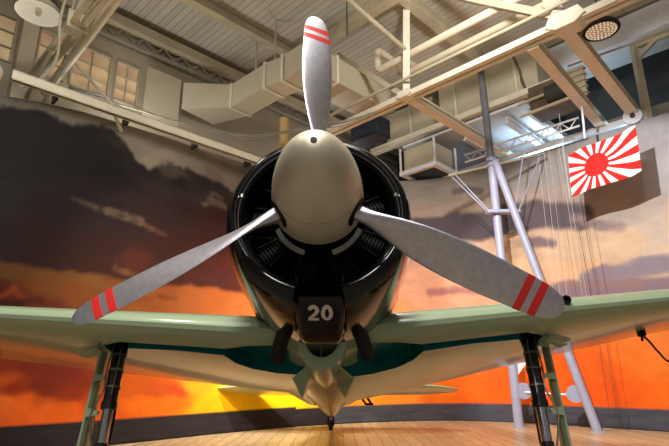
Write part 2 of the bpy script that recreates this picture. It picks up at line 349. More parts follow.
# eave truss with zigzag lattice over the windows
et = thing('eave_truss', 'long eave beam with zigzag lattice above the hangar windows', 'truss', H(2.5, 9.3, 7.5))
p = H(2.5, 9.3, 7.5)
x = MB(); x.hbox(-3, 12.3, 9.2, 9.42, 7.72, 7.92); rel(x, p).build('top_chord', CREAM2, et)
x = MB(); x.hbox(-3, 12.3, 9.32, 9.4, 7.44, 7.5); rel(x, p).build('bottom_chord', GREYST, et)
x = MB()
k = -3.0; up_ = True
while k < 12:
    x.beam(H(k, 9.36, 7.5 if up_ else 7.74), H(k+.22, 9.36, 7.74 if up_ else 7.5), .03, .035); k += .22; up_ = not up_
rel(x, p).build('lattice', GREYST, et)

def truss(a, b0, b1, z, label, name='roof_truss', nodes=(), w=.24, h=.13, gap=.1):
    base = H(a, (b0+b1)/2, z)
    t = thing(name, label, 'truss', base)
    for sgn in (-1, 1):
        x = MB(); x.hbox(a+sgn*(gap/2+w/4)-w/4, a+sgn*(gap/2+w/4)+w/4, b0, b1, z-h/2+.02, z+h/2)
        x.hbox(a+sgn*(gap/2+w/4)-w/4-(.03 if sgn < 0 else 0), a+sgn*(gap/2+w/4)+w/4+(.03 if sgn > 0 else 0), b0, b1, z-h/2, z-h/2+.02)
        rel(x, base).build('bottom_chord', CREAM, t)
    return t, base
# left truss, seen end-on in the upper left corner
t1, b1 = truss(1.95, 4.2, 9.45, 6.0, 'double cream roof chord running to the windows in the upper left corner', w=.11, gap=.07)
x = MB(); x.hbox(1.84, 2.06, 7.3, 7.52, 5.9, 6.12); x.hbox(1.8, 2.1, 7.24, 7.28, 5.86, 6.15); rel(x, b1).build('splice_block', CREAM2, t1)
x = MB(); x.beam(H(1.95, 7.4, 6.1), H(1.95, 6.5, 8.1), .1, .1); rel(x, b1).build('diagonal_brace', CREAM2, t1)
x = MB(); x.beam(H(1.95, 7.45, 6.1), H(1.95, 7.5, 8.1), .1, .1, (1,0,0)); rel(x, b1).build('post', CREAM2, t1)
x = MB(); x.beam(H(1.86, 8.1, 5.86), H(1.86, 9.4, 5.45), .05, .07); rel(x, b1).build('knee_brace', CREAM2, t1)
x = MB(); x.beam(H(2.1, 8.1, 5.9), H(2.1, 9.3, 5.3), .05, .07); rel(x, b1).build('knee_brace', CREAM2, t1)
# middle truss
t2, b2 = truss(7.15, -1, 7.3, 6.0, 'long cream roof chord slanting right from the cowling to the high bay lamp', gap=.05, w=.12)
def gusset(par, base, a, b, z, s=1.):
    x = MB(); pts = [H(a, b-.42*s, z-.02), H(a, b-.3*s, z+.2*s), H(a, b+.3*s, z+.2*s), H(a, b+.42*s, z-.02), H(a, b+.2*s, z-.16*s), H(a, b-.2*s, z-.16*s)]
    x.plate(pts, H(1,0,0)-H(0,0,0), .3); rel(x, base).build('gusset_plate', CREAM, par)
gusset(t2, b2, 7.15, 2.14, 6.0, .7); gusset(t2, b2, 7.15, 5.12, 6.0, .4)
x = MB(); x.beam(H(7.15, 5.16, 6.1), H(7.15, 5.05, 8.1), .13, .13, (1,0,0)); rel(x, b2).build('post', CREAM, t2)
x = MB(); x.beam(H(7.15, 2.28, 6.1), H(7.15, 2.50, 8.1), .2, .16, (1,0,0)); rel(x, b2).build('post', CREAM, t2)
x = MB(); x.beam(H(7.1, 5.2, 6.05), H(7.1, 6.9, 7.75), .08, .1); rel(x, b2).build('diagonal_brace', CREAM2, t2)
x = MB(); x.beam(H(7.15, 2.35, 6.25), H(7.15, 4.4, 7.95), .1, .12); rel(x, b2).build('diagonal_brace', CREAM2, t2)
# far truss
t3, b3 = truss(9.95, 3.17, 8.4, 6.78, 'cream beam behind the first roof chord, crossing the top of the tripod mast', gap=.035, w=.115, h=.15)
# beams along a, from the middle truss to the right wall
def hb(name, label, a0, a1, b, z, w, h, m=CREAM, group=None, b_end=None):
    x = MB(); ibeam(x, H(a0, b, z), H(a1, b if b_end is None else b_end, z), w, h, .025)
    return one(name, x, m, label, 'beam', group=group)
hb('cross_beam', 'cream cross beam running from chord joint down towards the mast', 7.25, 12.4, 5.1, 6.0, .17, .15)
hb('cross_beam', 'cream cross beam left of the high bay lamp ending behind the flag corner', 7.25, 11.2, 2.74, 6.0, .18, .16, b_end=2.95)
hb('cross_beam', 'cream cross beam sloping from big gusset plate to the wall pulley', 7.3, 11.2, 2.2, 6.0, .2, .15, b_end=2.3)
for b_, z_, lab in ((4.55, 6.35, 'pale joist just right of the tripod mast top'), (4.0, 6.35, 'pale joist second to the right of the mast top'), (5.6, 6.3, 'pale joist between the white box and the mast top')):
    hb('ceiling_joist', lab, 10.0, 12.4, b_, z_, .12, .12, WHITEP)
x = MB(); x.hbox(10.0, 12.4, 4.1, 7.4, 6.6, 6.66)
one('drop_ceiling_panel', x, WHITEP, 'pale bluish drop ceiling panel over the mast top', 'panel')
x = MB(); x.hbox(10.9, 11.1, 2.2, 7.0, 5.82, 5.95)
one('steel_beam', x, WHITEP, 'pale blue lit beam along top of the right mural', 'beam')
# lattice rail along the top of the mural
rt = thing('lattice_rail', 'pale lattice rail along mural top between mast and flag', 'rail', H(10.1, 4.4, 5.6)); p = H(10.1, 4.4, 5.6)
for z in (5.72, 5.9):
    x = MB(); x.tube([H(10.1, 5.7, z), H(10.1, 3.1, z)], .022, 8); rel(x, p).build('chord', WHITEP, rt)
x = MB(); k = 5.7; f_ = 0
while k > 3.2:
    x.tube([H(10.1, k, 5.72 if f_ else 5.9), H(10.1, k-.16, 5.9 if f_ else 5.72)], .011, 6); k -= .16; f_ = 1-f_
rel(x, p).build('web', WHITEP, rt)
# post and tie at the right edge
sp = thing('steel_post', 'cream upright post with top tie beside the dark roof at the right edge', 'post', H(10.9, 2.04, 5.75)); p = H(10.9, 2.04, 5.75)
x = MB(); x.beam(H(10.9, 2.08, 5.75), H(10.9, 2.08, 7.45), .12, .12, (1,0,0)); rel(x, p).build('upright', CREAM2, sp)
x = MB(); x.beam(H(10.9, 2.15, 7.44), H(10.9, -1.5, 7.36), .1, .12); rel(x, p).build('tie', CREAM2, sp)
x = MB(); x.beam(H(10.9, 2.04, 7.15), H(10.9, 1.7, 7.4), .07, .08); rel(x, p).build('knee_brace', CREAM2, sp)
x = MB(); x.tube([H(9.6, 3.0, 6.8), H(9.6, -.5, 6.62)], .02, 8)
one('sprinkler_line', x, GREYST, 'thin grey line crossing the dark roof area at the right', 'pipe')
# pulley at the end of the beam
pu = thing('wall_pulley', 'small round white pulley where a beam meets mural top, right of the flag', 'pulley', H(10.75, 2.3, 5.85)); p = H(10.75, 2.3, 5.85)
x = MB(); x.rev([(-.05,.13),(-.05,.17),(-.02,.17),(-.015,.13),(.015,.13),(.02,.17),(.05,.17),(.05,.13)], H(10.75, 2.3, 5.86), H(-1,-.15,0)-H(0,0,0), 24); rel(x, p).build('wheel', WHITEP, pu, True)
x = MB(); x.rev([(-.08,.05),(.08,.05)], H(10.75, 2.3, 5.86), H(-1,-.15,0)-H(0,0,0), 14); rel(x, p).build('hub', DARK, pu, True)
# hanger rods
for k, (a, b_, lab) in enumerate(((5.63, 7.9, 'thin hanger rod holding the cream duct, left one'), (5.66, 7.3, 'thin hanger rod holding the cream duct, right one nearer the blade'))):
    x = MB(); x.tube([H(a, b_, 7.08), H(a, b_, 8.1)], .022, 8); one('hanger_rod', x, CREAM2, lab, 'rod')
# cream beam in front of the mural top, left
x = MB(); x.hbox(1.35, 7.4, 7.72, 7.76, 4.98, 5.14); x.hbox(1.35, 7.4, 7.72, 7.84, 5.12, 5.14); x.hbox(1.35, 7.4, 7.72, 7.80, 4.98, 5.0)
one('channel_beam', x, mat('bright cream beam', (232,220,194), .5, var=.05), 'bright cream channel beam along the top of the left mural', 'beam')
x = MB(); x.hbox(1.5, 8.2, 8.02, 8.07, 5.16, 5.2)
for a in (2.0, 3.1, 4.4, 5.6, 6.8): x.hbox(a-.02, a+.02, 7.9, 8.1, 4.99, 5.2)
one('curtain_track', x, DARK, 'dark thin track just under the bright cream beam', 'track')
x = MB(); x.tube([H(2.18, 8.95, 6.55), H(2.9, 7.95, 5.2)], .026, 8)
one('stay_rod', x, CREAM, 'slim cream stay rod slanting across the windows', 'rod')
for a0, lab in ((3.0, 'short cream bracket over the bright beam under the windows'), (5.0, 'short cream bracket over the bright beam, left of the duct')):
    x = MB(); x.beam(H(a0, 7.95, 5.14), H(a0+.12, 8.5, 5.5), .07, .05); one('beam_bracket', x, CREAM, lab, 'bracket')
x = MB(); x.beam(H(2.75, 7.75, 5.12), H(3.05, 8.0, 4.86), .045, .045); one('beam_strut', x, CREAM, 'small cream strut below the bright beam at left', 'strut')
# flat panels beside the windows
x = MB(); x.hbox(3.92, 4.68, 9.28, 9.34, 6.0, 7.1)
one('wall_panel', x, DUCT, 'flat grey panel between the last window and the cream duct', 'panel')
x = MB(); x.hbox(1.63, 1.88, 9.2, 9.5, 5.4, 7.42)
one('wall_column', x, CREAM2, 'grey wall column beside the window under the dome lamp', 'column')
# ------------------------------------------------------------------ ducts
def duct(label, secs, name='air_duct', m=DUCT, flanges=(), base=None):
    """secs: list of 4-corner rings in (a,b,z)"""
    base = base or H(*secs[len(secs)//2][0])
    t = thing(name, label, 'duct', base)
    x = MB(); x.loft([[H(*q) for q in r] for r in secs]); rel(x, base).build('duct_body', m, t)
    for r in flanges:
        c = sum((H(*q) for q in r), Vector())/4; x = MB()
        P = [H(*q) for q in r]; P = [c+(q-c)*1.04 for q in P]
        for i in range(4): x.beam(P[i], P[(i+1) % 4], .05, .05)
        rel(x, base).build('flange', CREAM, t)
    return t
def rg(a0, a1, b_, z0=6.5, z1=7.05): return [(a0, b_, z0), (a1, b_, z0), (a1, b_, z1), (a0, b_, z1)]
ra = [(4.72, 9.42, 6.42), (5.2, 9.9, 6.42), (5.2, 9.9, 7.05), (4.72, 9.42, 7.05)]
duct('big cream rectangular duct with raised flanges left of the upright blade',
     [[(4.72, 9.25, 6.42), (5.6, 9.4, 6.42), (5.6, 9.4, 7.05), (4.72, 9.25, 7.05)], rg(5.5, 6.02, 8.58), rg(5.52, 6.04, 7.44), rg(5.62, 6.14, 6.98)],
     flanges=(rg(5.5, 6.02, 8.58), rg(5.52, 6.04, 7.44), rg(5.6, 6.12, 6.98)))
def rb(a, b0, b1, z0, z1): return [(a, b0, z0), (a, b1, z0), (a, b1, z1), (a, b0, z1)]
duct('cream duct section dropping right behind the upright blade', [rb(5.62, 6.28, 6.95, 6.5, 7.06), rb(6.5, 6.28, 6.95, 6.5, 7.08), rb(8.1, 6.25, 6.9, 6.5, 6.97)], flanges=(rb(6.44, 6.28, 6.95, 6.5, 7.08),))
duct('tall cream duct casing between the two roof chords, left of the mast', [rg(10.12, 10.9, 8.0, 6.95, 7.8), rg(10.12, 10.9, 6.5, 6.95, 7.8)], flanges=(rg(10.12, 10.9, 7.2, 6.95, 7.8),))
duct('tall cream ribbed duct casing behind the mast top', [rg(10.12, 10.9, 6.3, 6.9, 8.02), rg(10.12, 10.9, 3.8, 6.9, 8.02)], flanges=(rg(10.12, 10.9, 5.85, 6.9, 8.02), rg(10.12, 10.9, 5.0, 6.9, 8.02), rg(10.12, 10.9, 4.3, 6.9, 8.02)))
duct('long white duct slanting behind the high bay lamp', [rg(10.65, 11.6, 3.7, 7.5, 8.05), rg(10.65, 11.6, -1.5, 7.5, 8.05)], m=WHITEP)
duct('grey duct stretch along the foot of the dark roof area, right edge', [rg(11.3, 11.8, 3.2, 5.9, 6.2), rg(11.3, 11.8, -1.5, 5.9, 6.2)], m=GREYST)
# white plenum box over the right mural
pb = H(10.0, 6.7, 5.6); pl = thing('plenum_box', 'white hanging box with dark underside right of the cowling', 'box', pb)
x = MB(); x.hbox(9.62, 10.45, 6.25, 7.1, 5.72, 6.3); rel(x, pb).build('casing', DUCT, pl)
x = MB()
for a0, a1, b0, b1_ in ((9.54, 9.66, 6.15, 7.2), (10.4, 10.52, 6.15, 7.2), (9.66, 10.4, 6.15, 6.27), (9.66, 10.4, 7.08, 7.2)): x.hbox(a0, a1, b0, b1_, 5.64, 5.74)
rel(x, pb).build('bottom_rim', WHITEP, pl)
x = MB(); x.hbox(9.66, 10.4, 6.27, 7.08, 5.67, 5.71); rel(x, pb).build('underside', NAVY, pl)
for a, b_ in ((9.57, 6.18), (9.57, 7.17), (10.49, 6.18)):
    x = MB(); x.beam(H(a, b_, 5.7), H(a, b_, 6.35), .05, .05, (1,0,0)); rel(x, pb).build('corner_post', WHITEP, pl)
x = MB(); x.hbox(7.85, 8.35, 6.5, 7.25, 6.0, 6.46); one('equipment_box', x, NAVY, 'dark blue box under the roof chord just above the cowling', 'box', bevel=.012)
# hoist unit, dark and cluttered
hp = H(9.9, 3.4, 6.1); hu = thing('hoist_unit', 'dark rusty hoist machinery hanging above and left of the flag', 'hoist', hp)
RUST = mat('rusty brown metal', (92,76,58), .7, var=.35, scale=5)
x = MB(); x.hbox(9.75, 10.3, 3.1, 3.9, 6.15, 6.75); rel(x, hp).build('housing', RUST, hu)
x = MB(); x.rev([(-.2,.2),(.2,.2)], H(9.72, 3.3, 6.4), H(0,1,0)-H(0,0,0), 20); rel(x, hp).build('drum', DARK, hu, True)
for dz in (0, .28):
    x = MB(); x.beam(H(9.65, 2.95, 6.15+dz), H(9.65, 4.1, 6.12+dz), .05, .05); rel(x, hp).build('rail', CREAM2, hu)
x = MB(); x.hbox(9.66, 9.72, 2.75, 3.05, 6.1, 6.75)
for k in range(5): x.hbox(9.62, 9.74, 2.72, 3.08, 6.15+.13*k, 6.18+.13*k)
rel(x, hp).build('grille', CREAM2, hu)
x = MB(); x.tube(crs([H(9.98, 4.3, 8.0), H(9.98, 4.2, 7.7), H(9.98, 4.12, 7.4), H(9.97, 4.08, 7.05), H(9.95, 3.95, 6.6)], 6), [.018+.02*random.random() for _ in range(25)], 8)
one('cable_bundle', x, RUST, 'brown frayed cable hanging down the ribbed duct casing', 'cable', smooth=True)
# ------------------------------------------------------------------ pipes
def pipe(label, pts, r, m=PIPE, name='water_pipe', cat='pipe', n=1):
    x = MB(); P = pts if n == 1 else crs(pts, n); x.tube(P, r, 14); return one(name, x, m, label, cat, smooth=True, angle=50)
def elbow(pts, rad=.16):
    out = [Vector(pts[0])]
    for i in range(1, len(pts)-1):
        p0, p1, p2 = Vector(pts[i-1]), Vector(pts[i]), Vector(pts[i+1]); d0 = (p0-p1).normalized(); d1_ = (p2-p1).normalized()
        for k in range(7):
            t = k/6; a = p1+d0*rad*(1-t); c = p1+d1_*rad*t; out.append(a.lerp(c, t))
    out.append(Vector(pts[-1])); return out
pipe('upper of two cream pipes with an elbow, right of the upright blade', elbow([H(8.5, 5.95, 7.5), H(7.3, 5.95, 7.5), H(7.3, 5.95, 7.0), H(7.3, -1.5, 7.0)], .12), .075)
pipe('lower of two cream pipes with an elbow, right of the upright blade', elbow([H(8.6, 5.75, 7.5), H(7.78, 5.75, 7.5), H(7.78, 5.75, 7.0), H(7.78, -1.5, 7.0)], .12), .07)
pipe('thick cream pipe bending down beside the upper left roof chord', crs([H(2.2, 5.2, 6.2), H(2.2, 6.4, 6.12), H(2.2, 7.3, 6.02), H(2.15, 7.9, 5.85), H(2.12, 9.2, 5.7)], 8), .068)
pipe('thin conduit along the roof chord behind the paired pipes', [H(7.0, 7.3, 6.28), H(7.0, -1, 6.28)], .03, CREAM2, 'conduit')
pipe('slim cream pipe slanting to the roof chord joint, top centre', [H(4.2, 5.05, 7.3), H(7.1, 5.1, 7.0)], .045, CREAM2, 'conduit')
pipe('rod hanging upright behind the upright blade tip', [H(5.9, 5.5, 6.9), H(5.9, 5.5, 8.1)], .012, DARK, 'hanger_rod', 'rod')
pipe('thin white conduit looping down the end of left roof chord', crs([H(1.66, 6.6, 6.4), H(1.7, 7.1, 6.2), H(1.75, 7.4, 5.95), H(1.86, 7.7, 5.6), H(1.8, 8.0, 5.35), H(1.6, 8.3, 5.2)], 8), .02, CREAM, 'conduit')
pipe('bent conduit at the extreme left below the windows', crs([H(.6, 8.2, 5.5), H(1.1, 8.1, 5.35), H(1.25, 8.0, 5.2), H(1.22, 7.95, 4.95)], 8), .03, CREAM2, 'conduit')
x = MB()
for k in range(5):
    o_ = [(random.uniform(-.05, .05), random.uniform(-.05, .05)) for _ in range(7)]
    q = [(2.3, 8.5, 5.62), (3.2, 8.4, 5.6), (4.25, 8.36, 5.6), (5.5, 7.85, 5.55), (6.05, 6.95, 5.58), (6.7, 6.4, 5.75), (7.1, 5.9, 5.95)]
    x.tube(crs([H(a, b_+d[0], z+d[1]) for (a, b_, z), d in zip(q, o_)], 6), .010, 6)
one('cable_bundle', x, GREYST, 'loose bundle of cables sagging from under the windows to the cowling', 'cable', smooth=True)
x = MB(); x.rev([(0,.1),(1.2,.1)], H(6.2, 7.6, 4.9), (0,0,1), 14); one('upright_pipe', x, mat('tan pipe wrap', (196,160,100), .6), 'short tan upright pipe just above the cowling', 'pipe', smooth=True)

# ------------------------------------------------------------------ lamps
ENAM = mat('white lamp enamel', (232,226,212), .35, var=.03)
LAMPW = mat('lit lamp enamel', (232,226,212), .35, var=.03); LAMPW.node_tree.nodes['Principled BSDF'].inputs['Emission Color'].default_value = (1,.9,.72,1); LAMPW.node_tree.nodes['Principled BSDF'].inputs['Emission Strength'].default_value = .3
lp = H(1.50, 7.6, 6.1)
dl = thing('dome_lamp', 'white dome pendant lamp in the upper left corner', 'lamp', lp)
x = MB(); x.rev([(-.02,.31),(0,.32),(.05,.3),(.14,.22),(.2,.12),(.3,.09),(.3,.0)], lp, (0,0,1), 36, False); rel(x, lp).build('lamp_shade', GREYST, dl, True)
x = MB(); x.rev([(-.018,.305),(.0,.3),(.04,.24),(.06,.12),(.06,0)], lp, (0,0,1), 36, False); rel(x, lp).build('reflector', LAMPW, dl, True)
x = MB(); x.rev([(-.05,.0),(-.045,.03),(0,.05),(.06,.045)], lp, (0,0,1), 18, False); rel(x, lp).build('bulb', ENAM, dl, True)
x = MB(); x.tube([lp+Vector((0,0,.3)), Vector((lp.x, lp.y, 8.1))], .015, 8); rel(x, lp).build('stem', DARK, dl)
lp2 = H(7.6, 1.83, 5.95)
hl = thing('high_bay_lamp', 'black high bay lamp with round dotted face at the upper right', 'lamp', lp2)
x = MB(); x.rev([(-.02,.25),(.0,.265),(.05,.255),(.11,.2),(.13,.09),(.17,.075),(.24,.07),(.26,.03),(.26,0)], lp2, (0,0,1), 36, False); rel(x, lp2).build('housing', DARK, hl, True)
x = MB(); x.rev([(-.012,.222),(-.012,.0)], lp2, (0,0,1), 36, False); rel(x, lp2).build('lens_plate', mat('lamp lens', (206,196,174), .3), hl)
m_, nt_, b_ = new_mat('led glow'); pset(b_, Base_Color=(.9,.85,.7,1), Emission_Color=(1,.88,.66,1), Emission_Strength=.6)
led0 = None
for n_, r_ in ((6,.05),(12,.105),(18,.155),(24,.2)):
    for k in range(n_):
        a_ = 2*PI*k/n_; off = Vector((r_*math.cos(a_), r_*math.sin(a_), 0))
        if led0 is None:
            x = MB(); x.rev([(-.02,.011),(-.005,.011)], (0,0,0), (0,0,1), 8); led0 = x.build('led', m_, hl); led0.location = off
        else:
            c_ = led0.copy(); COL.objects.link(c_); c_.parent = hl; c_.location = off
x = MB(); x.tube([lp2+Vector((0,0,.25)), Vector((lp2.x, lp2.y, 8.1))], .014, 8); rel(x, lp2).build('stem', DARK, hl)
# ================================================================== the fighter aircraft
GREEN = mat('grey green aircraft enamel', (170,188,152), .28, coat=.5, var=.06, scale=1.4)
BLACK = mat('gloss black cowling paint', (15,15,16), .14, spec=.18, coat=.4, var=.2, scale=3)
FLATB = mat('black engine paint', (7,7,8), .5, var=.3, scale=9, spec=.2)
PROP = mat('brushed blade aluminium', (204,202,210), .42, metal=1., var=.10, scale=5, stretch=(6,1,6), bump=.04)
SPIN = mat('brushed spinner metal', (216,206,182), .5, metal=.65, var=.07, scale=4, bump=.03)
RED = mat('red stripe paint', (214,40,34), .4, var=.05)
TEAL = mat('blue green primer', (0,112,118), .35, metal=.2, var=.2, scale=3)
EXH = mat('burnt exhaust steel', (26,22,19), .5, metal=.3, var=.3, scale=8)
CHROME = mat('chrome piston', (200,200,205), .14, metal=1., var=.03)
STRUT = mat('black gear strut paint', (16,16,18), .22, coat=.7, var=.2)
RUBBER = mat('tyre rubber', (28,27,26), .8, var=.2)
SILV = mat('dull silver ring', (150,148,142), .4, metal=.9, var=.1)
DGREEN = mat('dark leg door green', (108,124,92), .4, var=.1, scale=5)
NUM = mat('cream number paint', (228,214,196), .5, var=.03)
GLASS = mat('canopy glass', (120,130,130), .1, var=.05)
F_ = B(1,0,0)-B(0,0,0); U_ = B(0,0,1)-B(0,0,0); R_ = Vector((1,0,0))
ac = thing('fighter_plane', 'pale green propeller fighter plane with glossy black cowling, standing in front of the mural', 'airplane', ROOT)

def fring(f, w, top, bot, n=40, flat=0.):
    out = []; cz = (top+bot)/2; hz = (top-bot)/2
    for k in range(n):
        a = 2*PI*k/n; x = math.cos(a); y = math.sin(a)
        e = 2/2.25
        out.append(B(f, w*math.copysign(abs(x)**e, x), cz+hz*math.copysign(abs(y)**e, y)))
    return out
# fuselage
ST_ = [(-1.08,.46,.46,-.46),(-1.2,.48,.50,-.50),(-1.7,.50,.56,-.58),(-2.4,.50,.62,-.66),(-3.2,.48,.60,-.67),(-4.0,.42,.54,-.61),(-4.8,.34,.46,-.53),(-5.6,.26,.40,-.50),(-6.4,.18,.34,-.44),(-7.1,.10,.30,-.35),(-7.7,.05,.27,-.15),(-8.0,.015,.22,.05)]
x = MB(); x.loft([fring(*q) for q in ST_]); x.build('fuselage', GREEN, ac, True, 60)
# belly fairing, a U shaped lip under the nose, open at the front
x = MB(); rings = []
for f, w, d in ((-1.12,.17,.775),(-1.13,.185,.79),(-1.2,.185,.79),(-1.6,.18,.775),(-2.1,.13,.73),(-2.5,.05,.68)):
    rings.append([B(f, w*math.cos(PI*k/20), -.52-(d-.52)*math.sin(PI*k/20)) for k in range(21)])
inner = [[B(f, w*math.cos(PI*k/20), -.52-(d-.52)*math.sin(PI*k/20)) for k in range(21)] for f, w, d in ((-1.12,.135,.70),(-1.3,.13,.68),(-1.6,.1,.64))]
x.loft(list(reversed(inner))+rings, False, False)
bf = x.build('belly_fairing', GREEN, ac, True, 50)
x = MB(); x.loft([[B(-1.32, .14*math.cos(PI*k/12), -.5-.19*math.sin(PI*k/12)) for k in range(13)], [B(-1.34, .14*math.cos(PI*k/12), -.5-.19*math.sin(PI*k/12)) for k in range(13)]]); x.build('duct_interior', FLATB, bf)
x = MB(); x.beam(B(-1.13, -.005, -.5), B(-1.13, -.005, -.71), .008, .02); x.build('splitter', SILV, bf)
# wings
def naca(n=22, t=.15, m=.02, p=.3):
    up, lo = [], []
    for i in range(n+1):
        x_ = .5*(1-math.cos(PI*i/n))
        yt = 5*t*(.2969*x_**.5-.126*x_-.3516*x_**2+.2843*x_**3-.1036*x_**4)
        yc = m/p**2*(2*p*x_-x_*x_) if x_ < p else m/(1-p)**2*(1-2*p+2*p*x_-x_*x_)
        up.append((x_, yc+yt)); lo.append((x_, yc-yt))
    return up[::-1]+lo[1:-1]
def wing_sec(r, lef, leu, tef, teu, t):
    c = lef-tef; pts = []
    for x_, y_ in naca(t=t):
        pts.append(B(lef-c*x_, r, leu+(teu-leu)*x_+y_*c))
    return pts
def wing_geo(sgn, r):
    a = abs(r)
    lef = -1.13-.045*a
    tef = -3.62+.17*max(0, a-.6)
    if sgn < 0: leu, teu = -.510+.074*a, -.563+.091*a
    else: leu, teu = -.500+.105*a, -.675+.192*min(a, 3.6)+.11*max(0, a-3.6)
    if a > 5.2:
        k = (a-5.2)/.8; sh = (1-math.sqrt(max(0, 1-k*k)))
        mid = lef*.55+tef*.45; lef = lef+(mid-lef)*sh*.95; tef = tef+(mid-tef)*sh*.95
    return lef, leu, tef, teu
def low(sgn, a, f):
    """u of the wing's lower skin"""
    lef, leu, tef, teu = wing_geo(sgn, a); c = lef-tef; x_ = (lef-f)/c; t = .15-.008*a
    yt = 5*t*(.2969*max(x_,0)**.5-.126*x_-.3516*x_**2+.2843*x_**3-.1036*x_**4)
    yc = .02/.09*(.6*x_-x_*x_) if x_ < .3 else .02/.49*(.4+.6*x_-x_*x_)
    return leu+(teu-leu)*x_+(yc-yt)*c
def boolean_cut(o, cutter):
    md = o.modifiers.new('cut', 'BOOLEAN'); md.operation = 'DIFFERENCE'; md.object = cutter; md.solver = 'EXACT'; md.material_mode = 'TRANSFER'
    dg = bpy.context.evaluated_depsgraph_get(); me = bpy.data.meshes.new_from_object(o.evaluated_get(dg))
    o.modifiers.clear(); o.data = me; me.polygons.foreach_set('use_smooth', [True]*len(me.polygons)); me.set_sharp_from_angle(angle=math.radians(30))
    bpy.data.objects.remove(cutter)
for sgn in (-1, 1):
    x = MB(); rr = [0,.3,.6,1,1.5,2,2.5,3,3.5,4,4.5,5,5.3,5.6,5.8,5.92,5.985]
    x.loft([wing_sec(sgn*r, *wing_geo(sgn, r), .15-.008*r) for r in rr])
    wg = x.build('wing', GREEN, ac, True, 40)
    # wheel well and leg slot outline in (f, r)
    out = []
    for k in range(15):
        a_ = PI*.5+PI*2*k/20-PI*.9
        out.append((-1.72+.38*math.sin(a_), .42+.36*math.cos(a_)))
    out = [(-1.34,.14),(-1.27,.38),(-1.31,.58),(-1.40,.76),(-1.43,1.2),(-1.46,1.62),(-1.60,1.80),(-1.90,1.83),(-1.90,1.72),(-1.62,1.60),(-1.55,1.2),(-1.56,.80),(-1.78,.74),(-1.94,.62),(-2.03,.42),(-2.01,.22),(-1.94,.13)]
    def prism(shr, ztop, zbot_off):
        cx = sum(q[0] for q in out)/len(out); n = len(out); lo, hi = [], []
        for i, (f, r) in enumerate(out):
            # shrink inward along the averaged edge normal
            p0, p1, p2 = out[i-1], (f, r), out[(i+1) % n]
            tx, ty = p2[0]-p0[0], p2[1]-p0[1]; l = math.hypot(tx, ty) or 1
            f2, r2 = f+shr*(-ty/l), r+shr*(tx/l)
            base = low(sgn, r2, f2)
            lo.append(B(f2, sgn*r2, base+zbot_off)); hi.append(B(f2, sgn*r2, base+ztop))
        return lo, hi
    c = MB(); lo, hi = prism(0, .13, -.3); c.loft([lo, hi]); co = c.build('cutter', TEAL)
    co.parent = ac; bpy.context.view_layer.update()
    boolean_cut(wg, co)
    # lining of the well
    lo, hi = prism(.006, .124, .006)
    w_ = MB(); n = len(lo); w_.add(lo+hi, [tuple(n+i for i in range(n))]+[(i, (i+1) % n, n+(i+1) % n, n+i) for i in range(n)])
    w_.build('wheel_well', TEAL, wg)
    # gun port
    gr = 1.87 if sgn > 0 else 1.82; lef, leu, tef, teu = wing_geo(sgn, gr)
    g = MB(); g.rev([(-.15,.034),(.035,.034),(.035,.022),(-.1,.022)], B(lef-.02, sgn*gr, leu+.055), F_, 18, False); g.build('gun_port', FLATB, wg, True)
    # tie-down hook and rope
    hr, hf = (2.9, -2.1) if sgn > 0 else (3.32, -2.6)
    hu_ = low(sgn, hr, hf)
    g = MB(); g.box8([B(hf+df, sgn*hr+dr, hu_+du) for du in (-.05,.02) for df, dr in ((-.03,-.025),(.03,-.025),(.03,.025),(-.03,.025))]); g.tube([B(hf, sgn*hr, hu_-.03), B(hf-.02, sgn*hr, hu_-.09)], .012, 8)
    hk = g.build('tie_down_hook', FLATB, wg)
    g = MB()
    if sgn > 0: g.tube(crs([B(hf, hr+.02, hu_-.06), B(hf-.1, hr+.12, hu_-.09), B(hf-.35, hr+.32, hu_-.11), B(hf-.7, hr+.66, hu_-.14), B(hf-.8, hr+1.2, hu_-.1)], 6), .011, 6)
    else: g.tube(crs([B(hf, -hr, hu_-.05), B(hf-.04, -hr-.1, hu_-.1), B(hf-.1, -hr-.25, hu_-.08), B(hf-.1, -hr-.6, hu_-.12)], 6), .01, 6)
    g.build('rope', FLATB, hk, True)
    # inner wheel cover hanging from the belly
    g = MB(); s_ = sgn
    g.plate([B(-1.42, s_*.07, -.655), B(-1.50, s_*.235, -.775), B(-1.62, s_*.17, -.895), B(-1.78, s_*.11, -.76), B(-1.9, s_*.05, -.66)], R_*s_+U_*.6-F_*.25, .014)
    g.build('wheel_cover', GREEN, ac)
    # wing root fillet
    g = MB(); rings = []
    for f, w in ((-1.3,.02),(-1.8,.05),(-2.6,.09),(-3.3,.13),(-3.7,.12),(-4.2,.07),(-4.7,.01)):
        cu = -.40-.05*min(1, (-1.3-f)/2)
        fw = .55+(f+1.3)*.06 if f > -2.6 else .5-.105*(-2.6-f)
        rings.append([B(f, s_*(fw-.10), cu+.06+w*.4), B(f, s_*(fw+w*.35), cu+.02), B(f, s_*(fw+w*1.2), cu-.02), B(f, s_*(fw+w*1.0), cu-.04), B(f, s_*(fw-.1), cu-.07)])
    g.loft(rings); g.build('wing_fillet', GREEN, wg, True, 60)
